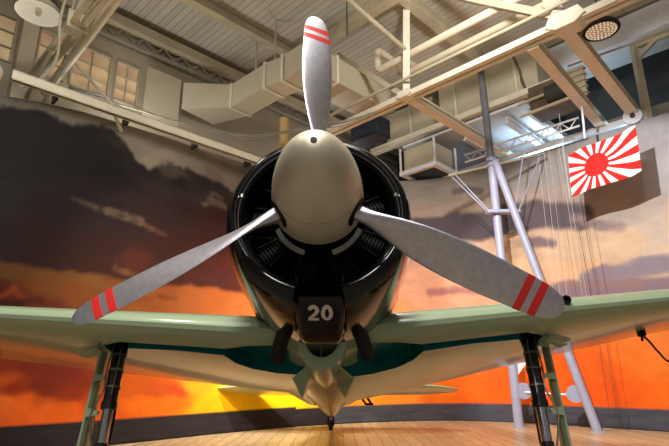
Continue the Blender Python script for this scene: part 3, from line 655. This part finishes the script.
# tailplane and fin
for sgn in (-1, 1):
    x = MB(); rr = [0,.6,1.2,1.7,2.0,2.15,2.23,2.26]; secs = []
    for r in rr:
        k = max(0, (r-1.5)/.77); sh = 1-math.sqrt(max(0, 1-k*k))
        le = -6.35-.16*r; te = -7.55+.06*r; mid = le*.5+te*.5; le += (mid-le)*sh*.93; te += (mid-te)*sh*.93
        secs.append(wing_sec(sgn*r, le, .085, te, .075, .10))
    x.loft(secs); x.build('tailplane', GREEN, ac, True, 40)
x = MB(); secs = []
for h_, le, te in ((.1,-6.2,-8.05),(.4,-6.5,-8.1),(.8,-6.85,-8.05),(1.1,-7.15,-7.95),(1.25,-7.4,-7.8)):
    c = le-te; secs.append([B(le-c*x_, y_*c, h_) for x_, y_ in naca(n=14, t=.09, m=0)])
x.loft(secs); x.build('tail_fin', GREEN, ac, True, 40)
# canopy
x = MB(); x.loft([fring(f, w, top, bot, 28) for f, w, top, bot in ((-2.3,.05,.6,.4),(-2.7,.3,.82,.3),(-3.1,.34,.98,.3),(-3.7,.35,1.02,.3),(-4.3,.3,.92,.3),(-4.9,.18,.66,.3),(-5.1,.05,.46,.3))])
cn = x.build('canopy', GLASS, ac, True, 50)
for f, w, top in ((-2.72,.31,.83),(-3.1,.35,.99),(-3.5,.355,1.02),(-3.9,.345,1.0),(-4.3,.31,.93)):
    x = MB(); x.tube([B(f, (w+.005)*math.cos(PI*k/16), .66+(top-.655)*math.sin(PI*k/16)) for k in range(17)], .013, 6); x.build('canopy_frame', GREEN, cn)
# tail wheel
tw = MB(); TWC = Vector((-.02, 7.2, .092))-ROOT
tw.rev([(-.04,.035),(-.04,.07),(-.03,.085),(0,.092),(.03,.085),(.04,.07),(.04,.035)], TWC, (1,0,0), 24); tw_ = tw.build('tail_wheel', RUBBER, ac, True)
g = MB(); g.tube([TWC+Vector((-.05,0,0)), TWC+Vector((-.05,.02,.1)), TWC+Vector((0,.05,.2)), TWC+Vector((0,.02,.36))], .018, 8); g.tube([TWC+Vector((.05,0,0)), TWC+Vector((.05,.02,.1)), TWC+Vector((0,.05,.2))], .016, 8)
g.rev([(-.055,.018),(.055,.018)], TWC, (1,0,0), 10); g.build('fork', FLATB, tw_, True)
# boarding step
g = MB()
for dr in (0, .07): g.tube([B(-4.0, .36+dr, -.46), B(-4.0, .45+dr, -.60)], .014, 8)
g.tube([B(-4.0, .44, -.6), B(-4.0, .54, -.6)], .014, 8)
g.build('boarding_step', FLATB, ac)
# ------------------------------------------------------------------ cowling
NSEG = 144
prof = [(-.55,.455),(-.40,.462),(-.30,.472),(-.245,.492),(-.225,.517),(-.228,.54),(-.25,.565),(-.30,.588),(-.38,.605),(-.52,.618),(-.70,.625),(-.88,.624),(-1.12,.612),(-1.12,.598)]
x = MB(); x.rev(prof, B(0,0,0), F_, NSEG, False)
def _notch(fc):                                                        # the lower lip is cut away where the cooler scoop sits
    c = sum((x.v[i] for i in fc), Vector())/len(fc)+ROOT-Vector((0,0,HUB)); f = -c.y*CT+c.z*ST; u = c.y*ST+c.z*CT
    return abs(c.x-.01) < .142 and u < -.495 and f > -.75
x.f = [fc for fc in x.f if not _notch(fc)]
cw = x.build('cowling', BLACK, ac, True, 55)
# seam of the nose ring, with a latch
for sgn in (-1, 1):
    g = MB(); g.beam(B(-.215, sgn*.505, .10), B(-.62, sgn*.618, .10), .006, .012); g.build('cowling_seam', SILV, cw)
    g = MB(); g.rev([(-.012,.014),(.012,.014)], B(-.24, sgn*.49, .115), U_, 10); g.build('latch', SILV, cw)
# cowl flaps
for k in range(14):
    a0 = -PI*.5+.42+(2*PI-.84)*k/14; a1 = -PI*.5+.42+(2*PI-.84)*(k+.96)/14
    g = MB(); pts = []
    for f, r in ((-1.12,.612),(-1.30,.622)):
        for d in (0, -.008): pts.append([B(f, (r+d)*math.cos(a0+(a1-a0)*j/5), (r+d)*math.sin(a0+(a1-a0)*j/5)) for j in range(6)])
    ring = [[pts[0][j], pts[2][j], pts[3][j], pts[1][j]] for j in range(6)]
    g.loft(ring); g.build('cowl_flap', BLACK if k % 2 else GREEN, ac) if False else g.build('cowl_flap', BLACK, ac)
# oil cooler scoop under the cowling with the white number
def scoop_ring(f, hw, top, bot, rad=.05, n=6):
    P = [(-hw, top)]
    for k in range(n+1):
        a_ = PI+PI/2*k/n; P.append((-hw+rad+rad*math.cos(a_), bot+rad+rad*math.sin(a_)))
    for k in range(n+1):
        a_ = PI*1.5+PI/2*k/n; P.append((hw-rad+rad*math.cos(a_), bot+rad+rad*math.sin(a_)))
    P.append((hw, top)); return [B(f, r_+.010, u) for r_, u in P]
SCP = [(-.300,.146,-.552),(-.305,.150,-.560),(-.36,.153,-.600),(-.48,.155,-.648),(-.60,.154,-.680),(-.70,.150,-.694),(-.78,.142,-.694),(-.84,.132,-.680)]
x = MB(); outer = [scoop_ring(f, w, -.40, b_, .055 if i > 1 else .045) for i, (f, w, b_) in enumerate(SCP)]
inn = [scoop_ring(f, w-.018, -.41, b_+.016, .04) for f, w, b_ in SCP]
x.loft(list(reversed(inn[1:]))+[scoop_ring(-.294, .134, -.41, -.538, .04)]+outer, False, False)
x.loft([inn[-1], outer[-1]], False, False)
scp = x.build('oil_cooler_scoop', BLACK, ac, True, 45)
g = MB(); g.loft([[B(f, r_, u) for r_, u in ((-.12,-.45),(.12,-.45),(.12,-.60),(-.12,-.60))] for f in (-.55,-.6)]); g.build('cooler_core', FLATB, scp)
for sgn in (-1, 1):
    g = MB(); g.plate([B(-.27, .01+sgn*.150, -.46), B(-.29, .01+sgn*.150, -.545), B(-.6, .01+sgn*.158, -.66), B(-.6, .01+sgn*.158, -.5)], R_, .012); g.build('scoop_cheek', BLACK, scp)
# the number, laid on the underside of the scoop
def number(parent):
    def strip(cl, hw):
        out = []
        for i, p in enumerate(cl):
            q0 = cl[max(i-1, 0)]; q1 = cl[min(i+1, len(cl)-1)]; dx, dy = q1[0]-q0[0], q1[1]-q0[1]; l = math.hypot(dx, dy)
            out.append(((p[0]-dy/l*hw, p[1]+dx/l*hw), (p[0]+dy/l*hw, p[1]-dx/l*hw)))
        return out
    def lay(v):
        f = -.442+.117*v[1]
        for (fa, _, ua), (fb, _, ub) in zip(SCP[1:], SCP[2:]):
            if fb <= f <= fa: u = ua+(ub-ua)*(f-fa)/(fb-fa); break
        else: u = SCP[1][2]
        return B(f, .012+(v[0]-.62)*.122, u-.004)
    def digit(strips):
        x = MB()
        for st in strips:
            n = len(st); x.add([lay(v) for pr in st for v in pr], [(2*i, 2*i+1, 2*i+3, 2*i+2) for i in range(n-1)])
        return x.build('painted_digit', NUM, parent)
    h = .095
    two = [(.28+.19*math.cos(t), .70+.205*math.sin(t)) for t in [PI*.93-(PI*.93+PI*.22)*k/18 for k in range(19)]]+[(.36,.46),(.25,.33),(.14,.20),(.09,.10)]
    base = [(.02,.09),(.2,.09),(.38,.09),(.54,.09)]
    digit([strip(two, h), strip(base, h)])['label'] = 'white painted digit 2'
    zero = [(.94+.20*math.sin(2*PI*k/36), .5+.405*math.cos(2*PI*k/36)) for k in range(37)]
    st = strip(zero, h); st[0] = st[-1] = ((.94, 1.0), (.94, .81)) if st[0][0][1] > st[0][1][1] else ((.94, .81), (.94, 1.0))
    digit([st])['label'] = 'white painted digit 0'
number(scp)
# exhaust stacks
for sgn in (-1, 1):
    x = MB(); P = crs([B(-1.0, sgn*.25, -.45), B(-1.12, sgn*.285, -.54), B(-1.20, sgn*.32, -.63), B(-1.24, sgn*.338, -.685+.022*sgn)], 5)
    x.tube(P, .054, 20, False); x.tube(P[3:], .047, 20, False)
    x.loft([[P[-1]+(q-P[-1]) for q in x.v[-20:]], x.v[len(P)*20-20:len(P)*20]], False)
    x.build('exhaust_stack', EXH, ac, True, 60)
# ------------------------------------------------------------------ engine
x = MB(); x.rev([(-.19,.20),(-.24,.215),(-.30,.225),(-.36,.24),(-.42,.25),(-.60,.25)], B(0,0,0), F_, 48); en = x.build('engine', FLATB, ac, True, 40)
x = MB(); x.rev([(-.62,.0),(-.62,.47),(-.64,.47),(-.64,0)], B(0,0,0), F_, 48, False); x.build('baffle_plate', FLATB, en)
for a0, a1 in ((PI*1.12, PI*1.40), (PI*1.60, PI*1.88), (PI*.15, PI*.85)):
    g = MB(); ring = []
    for k in range(17):
        a_ = a0+(a1-a0)*k/16; q = lambda r, f: B(f, r*math.cos(a_), r*math.sin(a_))
        ring.append([q(.262,-.27), q(.29,-.285), q(.29,-.31), q(.262,-.31)])
    g.loft(ring); g.build('collector_ring', SILV, en, True, 30)
for k in range(9):
    a_ = PI*.5+2*PI*k/9+.1; d = R_*math.cos(a_)+U_*math.sin(a_); tn = F_.cross(d)
    x = MB(); pr = [(.20,.085)]
    for j in range(9): pr += [(.235+.022*j,.072),(.239+.022*j,.088),(.245+.022*j,.088),(.249+.022*j,.072)]
    pr += [(.44,.07),(.455,.05),(.455,0)]
    x.rev(pr, B(-.46,0,0), d, 20, False); cy = x.build('engine_cylinder', FLATB, en, True, 25)
    for s_ in (-1, 1):
        g = MB(); g.tube([B(-.35,0,0)+d*.23+tn*.035*s_, B(-.38,0,0)+d*.43+tn*.075*s_],   .006, 8); g.build('pushrod', FLATB, cy)
# ------------------------------------------------------------------ spinner and blades
SPR = [(-.15,.262),(-.145,.272),(-.10,.2745),(-.02,.270),(.08,.257),(.18,.236),(.28,.204),(.36,.167),(.42,.127),(.46,.088),(.482,.050),(.490,.022),(.492,.0)]
x = MB(); pr = [(p_.x, p_.y) for p_ in crs([(t, r, 0) for t, r in SPR], 4)]
x.rev([(-.15,.0)]+[(t, max(0, r)) for t, r in pr], B(0,0,0), F_, 72, False); sp_ = x.build('spinner', SPIN, ac, True, 50)
x = MB(); x.rev([(-.02,.017),(.012,.017),(.012,.0)], B(.484,0,.006), F_+U_*.05, 18, False); x.build('starter_socket', FLATB, sp_, True)
x = MB()
for k in range(64):
    a_ = 2*PI*k/64; x.rev([(-.002,.0032),(.0016,.0032),(.0016,0)], B(.085, .2565*math.cos(a_), .2565*math.sin(a_)), R_*math.cos(a_)+U_*math.sin(a_)+F_*.3, 6, False)
x.build('rivet_ring', FLATB, sp_)
x = MB(); x.rev([(-.012,.2715),(-.0105,.2705)], B(.0,0,0), F_, 72, False)
BR = -.0172
def blade(phi):
    es = R_*math.sin(phi)+U_*math.cos(phi); et = R_*(-math.cos(phi))+U_*math.sin(phi)
    hub = B(0,0,0)+F_*(-.02)
    # span, chord, thickness/chord
    SEC = [(.16,.098,1.),(.27,.094,.98),(.34,.105,.72),(.42,.135,.42),(.52,.175,.26),(.64,.212,.17),(.78,.232,.12),(.92,.236,.10),(1.06,.228,.088),(1.18,.212,.08),(1.28,.200,.075),(1.36,.182,.07),(1.41,.158,.07),(1.445,.126,.07),(1.465,.088,.07),(1.476,.05,.08),(1.48,.014,.12)]
    def lerp(s):
        for (s0, c0, t0), (s1, c1, t1) in zip(SEC, SEC[1:]):
            if s <= s1: k = (s-s0)/(s1-s0); return c0+(c1-c0)*k, t0+(t1-t0)*k
        return SEC[-1][1:]
    def ring(s, grow=0.):
        c, t = lerp(s); be = math.atan(.60/max(s, .34))+.02
        ch = et*math.cos(be)+F_*math.sin(be); nm = F_*math.cos(be)-et*math.sin(be)
        c += grow*2; out = []; n = 32
        fl = max(0, min(1, (s-.3)/.3))
        for k in range(n):
            a_ = 2*PI*k/n; x_ = math.cos(a_)*c/2; y_ = math.sin(a_)*(c*t/2+grow)
            if y_ < 0: y_ *= (1-.75*fl)           # flat rear face
            y_ *= (1-.0*fl); x_ += -.02*c*fl
            out.append(hub+es*s+ch*x_+nm*y_)
        return out
    ss = [.16+1.27*k/46 for k in range(47)]+[1.445,1.456,1.466,1.472,1.477,1.48]
    x = MB(); x.loft([ring(s) for s in ss]); bl = x.build('propeller_blade', PROP, ac, True, 50)
    for s0, s1 in ((1.245,1.287),(1.322,1.364)):
        x = MB(); x.loft([ring(s0+(s1-s0)*k/4, .0012) for k in range(5)]); x.build('tip_stripe', RED, bl, True, 50)
    # black disc standing in for the shade of the spinner opening around the root
    x = MB(); x.rev([(.14,.090),(.262,.090),(.267,.080),(.267,.0)], hub, es, 28, False); x.build('root_opening_shade', FLATB, bl, True)
for k in range(3): blade(BR+2*PI*k/3)
# ------------------------------------------------------------------ main landing gear
def W(x_, y_, z_): return Vector((x_, y_, z_))-ROOT
for sgn in (-1, 1):
    top = W(sgn*1.765, 1.76, 1.30); bot = W(sgn*1.735, 1.47, .30); ax = (bot-top).normalized()
    L_ = (bot-top).length
    x = MB(); x.rev([(-.05,.03),(0,.062),(.08,.062),(.085,.068),(.11,.068),(.115,.056),(.30,.056),(.335,.060),(.338,.060),(.34,.056),(.56,.056),(.565,.064),(.62,.064),(.625,.05)], top, ax, 24)
    x.beam(top+R_*-.1, top+R_*.1, .1, .1)
    gs = x.build('gear_strut', STRUT, ac, True, 35)
    x = MB(); x.rev([(.6,.044),(L_-.12,.041)], top, ax, 20); x.build('piston', CHROME, gs, True)
    x = MB(); x.rev([(L_-.16,.052),(L_+.04,.056)], top, ax, 18); x.beam(bot, bot+R_*(-sgn*.16), .05, .05); x.build('axle', STRUT, gs, True)
    fw = Vector((0,-1,0)); side = R_*sgn
    for t_ in (.30, .17, .44):
        x = MB(); x.rev([(t_,.0565),(t_,.0635),(t_+.016,.0635),(t_+.016,.0565)], top, ax, 22); x.build('clamp_band', SILV, gs, True)
    # torque link
    x = MB(); k1 = top+ax*.60-fw*.05; k2 = top+ax*.74-fw*.17+side*.03; k3 = top+ax*(L_-.12)-fw*.05
    for d in (-.03,.03): x.tube([k1+R_*d, k2+R_*d*.6], .014, 8); x.tube([k2+R_*d*.6, k3+R_*d], .014, 8)
    x.build('torque_link', STRUT, gs)
    # brake line
    x = MB(); x.tube(crs([top+ax*.02+fw*.07+side*.03, top+ax*.15+fw*.075+side*.035, top+ax*.3+fw*.07+side*.05, top+ax*.46+fw*.07+side*.04, top+ax*.56+fw*.075+side*.075, top+ax*.66+fw*.08+side*.1, top+ax*.78+fw*.07+side*.08, top+ax*.92+fw*.05+side*.05], 5), .008, 6)
    x.tube(crs([top+ax*.05+fw*.07-side*.04, top+ax*.3+fw*.072-side*.035, top+ax*.5+fw*.075-side*.03], 5), .006, 6)
    x.build('brake_line', SILV, gs, True)
    # door on the outer side of the leg, on three brackets
    d0, d1_ = .02, L_-.02
    x = MB(); rings = []
    for t_, o_, w_ in ((.0,.135,.10),(.2,.14,.13),(.5,.15,.15),(.75,.155,.17),(L_-.05,.16,.19),(L_+.06,.16,.17)):
        p_ = top+ax*t_+side*o_; bk = fw*-1
        rings.append([p_+fw*.04, p_+fw*.04+side*.018, p_+bk*w_+side*.03, p_+bk*w_+side*.012])
    x.loft(rings); gd = x.build('gear_door', GREEN if sgn < 0 else GREEN, gs)
    x = MB(); x.loft([[r_[0]-side*.004+fw*.004, r_[0]-side*.004+bk*.05, r_[0]-side*.03+bk*.05, r_[0]-side*.03+fw*.004] for r_ in rings]); x.build('door_rib', DGREEN, gd)
    for t_ in (.09,.36,.64):
        x = MB(); p_ = top+ax*t_+side*.055
        x.plate([p_+fw*.05-ax*.01, p_+side*.09+fw*.05-ax*.035, p_+side*.09+fw*.05+ax*.035, p_+fw*.05+ax*.02], fw, .05); x.build('door_bracket', GREEN, gd)
    # small fairing flap at the wing
    lu = low(sgn, 1.9, -1.6)
    x = MB(); x.plate([B(-1.50, sgn*1.80, lu-.02), B(-1.68, sgn*1.82, lu-.02), B(-1.68, sgn*1.95, lu-.06), B(-1.53, sgn*1.98, lu-.065)], U_, .02)
    x.plate([B(-1.50, sgn*1.80, lu-.05), B(-1.64, sgn*1.82, lu-.05), B(-1.64, sgn*1.92, lu-.10), B(-1.53, sgn*1.95, lu-.105)], U_, .012)
    x.build('leg_fairing_flap', GREEN, gs)
    # wheel
    wc = bot+R_*(-sgn*.10); wc.z = .21
    x = MB(); x.rev([(-.06,.10),(-.075,.14),(-.07,.178),(-.045,.202),(0,.21),(.045,.202),(.07,.178),(.075,.14),(.06,.10)], wc, R_, 40, False); tr = x.build('tyre', RUBBER, gs, True)
    x = MB(); x.rev([(-.055,.0),(-.055,.11),(.055,.11),(.055,0)], wc, R_, 32, False); x.build('wheel_hub', SILV, tr, True)

# ================================================================== tripod mast with its crosspiece
mb_ = Vector((3.49, 7.52, 0)); ma = thing('tripod_mast', 'pale lavender tripod mast standing on the floor right of the plane', 'mast', mb_)
x = MB(); x.tube([(3.49,7.52,0),(3.45,7.51,5.34)], [.088,.085], 20); rel(x, mb_).build('pole', LAV, ma, True)
x = MB(); x.tube([(3.45,7.51,5.34),(3.41,7.5,8.05)], .08, 20); o = rel(x, mb_).build('pole', mat('dark grey upper mast', (112,112,118), .5), ma, True); o['label'] = 'dark grey upper pole'  # upper pole gets a darker grey than the pole below
x = MB(); x.tube([(4.60,6.77,0),(3.50,7.42,5.35)], .08, 20); rel(x, mb_).build('brace_leg', LAV, ma, True)
x = MB(); x.beam((3.22,7.42,4.2),(3.9,7.42,4.2),.2,.07); rel(x, mb_).build('crosspiece', LAV, ma, bevel=.008)
x = MB()
for z in (5.28, 5.4): x.rev([(-.04,.11),(.04,.11)], (3.45,7.5,z), (0,0,1), 20)
rel(x, mb_).build('collar', LAV, ma, True)
for p0, p1 in (((3.25,7.42,4.2),(2.58,7.5,5.02)), ((3.3,7.42,4.2),(2.66,7.5,5.06)), ((3.8,7.42,4.2),(4.18,7.5,5.62)), ((3.88,7.42,4.2),(4.51,7.5,5.47)), ((3.4,7.42,4.2),(3.44,7.46,5.3))):
    x = MB(); x.tube([p0, p1], .013, 8); rel(x, mb_).build('stay', LAV, ma)
x = MB(); x.beam((2.5,7.5,5.05),(4.6,7.5,5.55),.05,.05); rel(x, mb_).build('yard', GREYST, ma)
x = MB(); x.plate([(3.56,7.5,.95),(3.84,7.5,1.28),(3.80,7.5,1.3),(3.56,7.5,1.3)],(0,1,0),.03); rel(x, mb_).build('web_plate', WHITEP, ma)
x = MB(); x.rev([(-.02,.15),(.02,.15)], (3.62,7.46,.66), (0,1,0), 28); rel(x, mb_).build('disc', LAV, ma)
x = MB(); x.rev([(-.02,.15),(.02,.15)], (4.38,6.98,.62), (.3,1,0), 28); rel(x, mb_).build('disc', LAV, ma)
x = MB(); x.tube([(3.63,7.46,.64),(4.38,6.98,.60)], .018, 10); rel(x, mb_).build('tie_rod', WHITEP, ma)
x = MB(); x.rev([(0,.14),(.012,.14),(.02,.11)], (3.49,7.52,0), (0,0,1), 24); rel(x, mb_).build('foot_plate', LAV, ma)
x = MB(); x.rev([(0,.14),(.012,.14),(.02,.11)], (4.60,6.77,0), (0,0,1), 24); rel(x, mb_).build('foot_plate', LAV, ma)

# ================================================================== flag, its pole and the halyards
def flag_mat():
    m, nt, b = new_mat('sun ray flag cloth'); N = nt.nodes.new; L = nt.links.new
    uv = N('ShaderNodeUVMap'); uv.uv_map = 'UVMap'; sx = N('ShaderNodeSeparateXYZ'); L(uv.outputs['UV'], sx.inputs[0])
    def mth(op, a, b_=None):
        n = N('ShaderNodeMath'); n.operation = op
        for i, q in enumerate((a, b_)):
            if q is None: continue
            if isinstance(q, (int, float)): n.inputs[i].default_value = q
            else: L(q, n.inputs[i])
        return n.outputs[0]
    dx = mth('MULTIPLY', mth('SUBTRACT', sx.outputs[0], .40), 1.42); dy = mth('SUBTRACT', sx.outputs[1], .5)
    ang = mth('ARCTAN2', dy, dx); ray = mth('GREATER_THAN', mth('COSINE', mth('MULTIPLY', ang, 16)), 0.0)
    d = mth('SQRT', mth('ADD', mth('MULTIPLY', dx, dx), mth('MULTIPLY', dy, dy))); sun = mth('LESS_THAN', d, .255)
    fac = mth('MAXIMUM', ray, sun)
    mx = N('ShaderNodeMix'); mx.data_type = 'RGBA'; L(fac, mx.inputs[0])
    mx.inputs[6].default_value = lin((240,236,234))+(1,); mx.inputs[7].default_value = lin((222,40,34))+(1,)
    L(mx.outputs[2], b.inputs['Base Color']); pset(b, Roughness=.75, Specular_IOR_Level=.2)
    return m
A_ = 9.7; TL, TR, BR_, BL = (3.272,5.017), (2.053,5.192), (2.092,4.335), (3.302,4.164)
nx, ny = 48, 30; vs, fs, uvs = [], [], []
fb = H(A_, 3.272, 4.164)
for i in range(nx+1):
    for j in range(ny+1):
        u, v = i/nx, j/ny
        b0 = BL[0]+(BR_[0]-BL[0])*u; z0 = BL[1]+(BR_[1]-BL[1])*u; b1 = TL[0]+(TR[0]-TL[0])*u; z1 = TL[1]+(TR[1]-TL[1])*u
        bb = b0+(b1-b0)*v; zz = z0+(z1-z0)*v+.02*math.sin(u*7)*(.3+.7*(1-v))
        aa = A_+.035*math.sin(u*9+v*2.0)*min(1, u*3)+.015*math.sin(u*17-v*5)
        vs.append(H(aa, bb, zz)-fb); uvs.append((u, v))
for i in range(nx):
    for j in range(ny): q = i*(ny+1)+j; fs.append((q, q+ny+1, q+ny+2, q+1))
me = bpy.data.meshes.new('flag'); me.from_pydata([tuple(v) for v in vs], [], fs); ul = me.uv_layers.new(name='UVMap')
for lp_ in me.loops: ul.data[lp_.index].uv = uvs[lp_.vertex_index]
me.polygons.foreach_set('use_smooth', [True]*len(me.polygons)); me.materials.append(flag_mat())
fo = bpy.data.objects.new('flag', me); COL.objects.link(fo); fo.location = fb
fo.modifiers.new('cloth', 'SOLIDIFY').thickness = .004
tag(fo, 'red and white sun ray flag hanging in front of the right mural', 'flag')
x = MB(); x.tube([H(9.7, 2.88, 6.08), H(9.7, 2.92, 5.24)], .022, 10)
one('hanging_pole', x, WHITEP, 'short white pole hanging above the flag', 'pole', smooth=True)
ROPE = mat('pale cord', (206,202,200), .8); ROPED = mat('dark cord', (70,62,60), .8)
HL = [(4.03,4.1,'leftmost thin pale cord hanging near the mast',0),(3.90,3.98,'thin pale cord hanging second right of the mast',0),(3.80,3.84,'thin pale cord hanging third right of the mast',0),(3.68,3.66,'thin dark cord hanging midway from the mast to the flag',1),(3.60,3.55,'thin pale cord hanging fifth right of the mast',0),(3.53,3.47,'thin pale cord just left of the flag hoist',0)]
for b0, b1, lab, dk in HL:
    x = MB(); x.tube([H(10.2, b0, 5.75), H(10.25, b1, 1.95)], .0032, 6); one('halyard', x, ROPED if dk else ROPE, lab, 'cord', group='thin cords hanging beside the flag')
for b0, lab in ((3.40,'dark cord falling from the lower flag hoist corner, left'), (3.28,'dark cord falling below the flag, right one')):
    x = MB(); x.tube([H(9.75, b0-.1, 4.13), H(9.9, b0-.14, 1.6), H(9.9, b0-.14, .3)], .0045, 6); one('halyard', x, ROPED, lab, 'cord', group='thin cords hanging beside the flag')
x = MB(); x.tube([H(9.66, 3.31, 5.9), H(9.66, 3.33, 4.15)], .005, 6); one('halyard', x, ROPE, 'pale cord along the hoist edge of the flag', 'cord', group='thin cords hanging beside the flag')
# ================================================================== light
def aim(o, tgt): o.rotation_euler = (Vector(tgt)-o.location).to_track_quat('-Z', 'Y').to_euler()
def area(name, loc, tgt, power, size, col, spread=180):
    l = bpy.data.lights.new(name, 'AREA'); l.energy = power; l.size = size; l.color = col; l.shape = 'DISK'; l.spread = math.radians(spread)
    o = bpy.data.objects.new(name, l); COL.objects.link(o); o.location = loc; aim(o, tgt); return o
def spot(name, loc, tgt, power, ang, col, rad=.05, blend=.5):
    l = bpy.data.lights.new(name, 'SPOT'); l.energy = power; l.spot_size = math.radians(ang); l.spot_blend = blend; l.color = col; l.shadow_soft_size = rad
    o = bpy.data.objects.new(name, l); COL.objects.link(o); o.location = loc; aim(o, tgt); return o
WARM = (1, .95, .85); NEUT = (1, .98, .95); COOL = (.55, .8, 1)
spot('mural spotlight', H(2.15, 2.13, 5.65), H(10.8, 3.0, 2.55), 2700, 46, (.98, .98, 1), .04, .3)
area('unseen overhead light', H(1.6, 1.9, 7.4), H(1.8, 2.2, 0), 330, 3.2, NEUT)  # unseen overhead key, sized to put highlights on spinner and blade
area('unseen overhead light', H(-1.2, -.6, 6.8), H(1.9, 2.2, 1.6), 200, 1.2, NEUT)  # added above and behind the camera to brighten wing edges and blades
area('unseen overhead light', H(0, 4.5, 7.6), H(0, 4.5, 0), 60, .6, WARM)
spot('unseen overhead light', H(6.6, 5.6, 5.7), H(6.6, 5.6, 0), 420, 120, WARM, .2)  # added under the chord, without a fixture, to brighten the rear floor
area('added mural wash', H(2.0, 4.5, 5.0), H(5.2, 8.2, 1.1), 48, .3, WARM, 62)  # added without a fixture to lift the lower left mural
area('added mural wash', H(6.2, 4.0, 5.6), H(9.8, 7.2, 2.6), 45, .3, NEUT, 80)  # added to brighten the dark corner of the right mural
area('added mural wash', H(5.0, 4.8, 4.6), H(6.5, 8.2, .9), 46, .3, WARM, 60)  # added to fill the wing's shadow near the mural foot
area('unseen overhead light', H(4.6, 2.4, 6.2), H(7.8, 4.0, 7.6), 62, .5, NEUT, 105)  # added lamp aimed upward to brighten pipes, ducts and chord
area('mural top uplight', H(11.5, 4.3, 5.5), H(10.9, 4.2, 8), 40, .8, COOL)
area('mural top uplight', H(11.5, 2.4, 5.4), H(10.9, 2.5, 8), 16, .5, COOL)
area('mural top uplight', H(3.5, 8.8, 4.9), H(4.2, 7.0, 8), 36, 1.0, NEUT)  # added behind the left mural to brighten wall and ceiling
area('mural top uplight', H(8.6, 8.6, 4.9), H(7.6, 6.5, 8), 30, .8, NEUT)  # added behind the mural to brighten duct and ceiling
W_ = bpy.data.worlds.new('World'); SC.world = W_; W_.use_nodes = True
bg = W_.node_tree.nodes['Background']; bg.inputs[0].default_value = (1, .98, .94, 1); bg.inputs[1].default_value = .17

# ================================================================== camera
cam = bpy.data.cameras.new('Camera'); co = bpy.data.objects.new('Camera', cam); COL.objects.link(co)
cam.sensor_width = 36; cam.lens = 516.64*36/669; cam.clip_start = .05; cam.clip_end = 200
co.location = (.1151, -2.8429, .9623)
yaw, pit, rol = .0054, .2864, .0046
Rm = Matrix.Rotation(yaw, 3, 'Z') @ Matrix.Rotation(pit, 3, 'X') @ Matrix.Rotation(rol, 3, 'Y') @ Matrix.Rotation(PI/2, 3, 'X')
co.rotation_euler = Rm.to_euler()
SC.camera = co
SC.view_settings.view_transform = 'Standard'; SC.view_settings.look = 'None'; SC.view_settings.gamma = 1; SC.view_settings.use_curve_mapping = False
SC.view_settings.exposure = 0.0
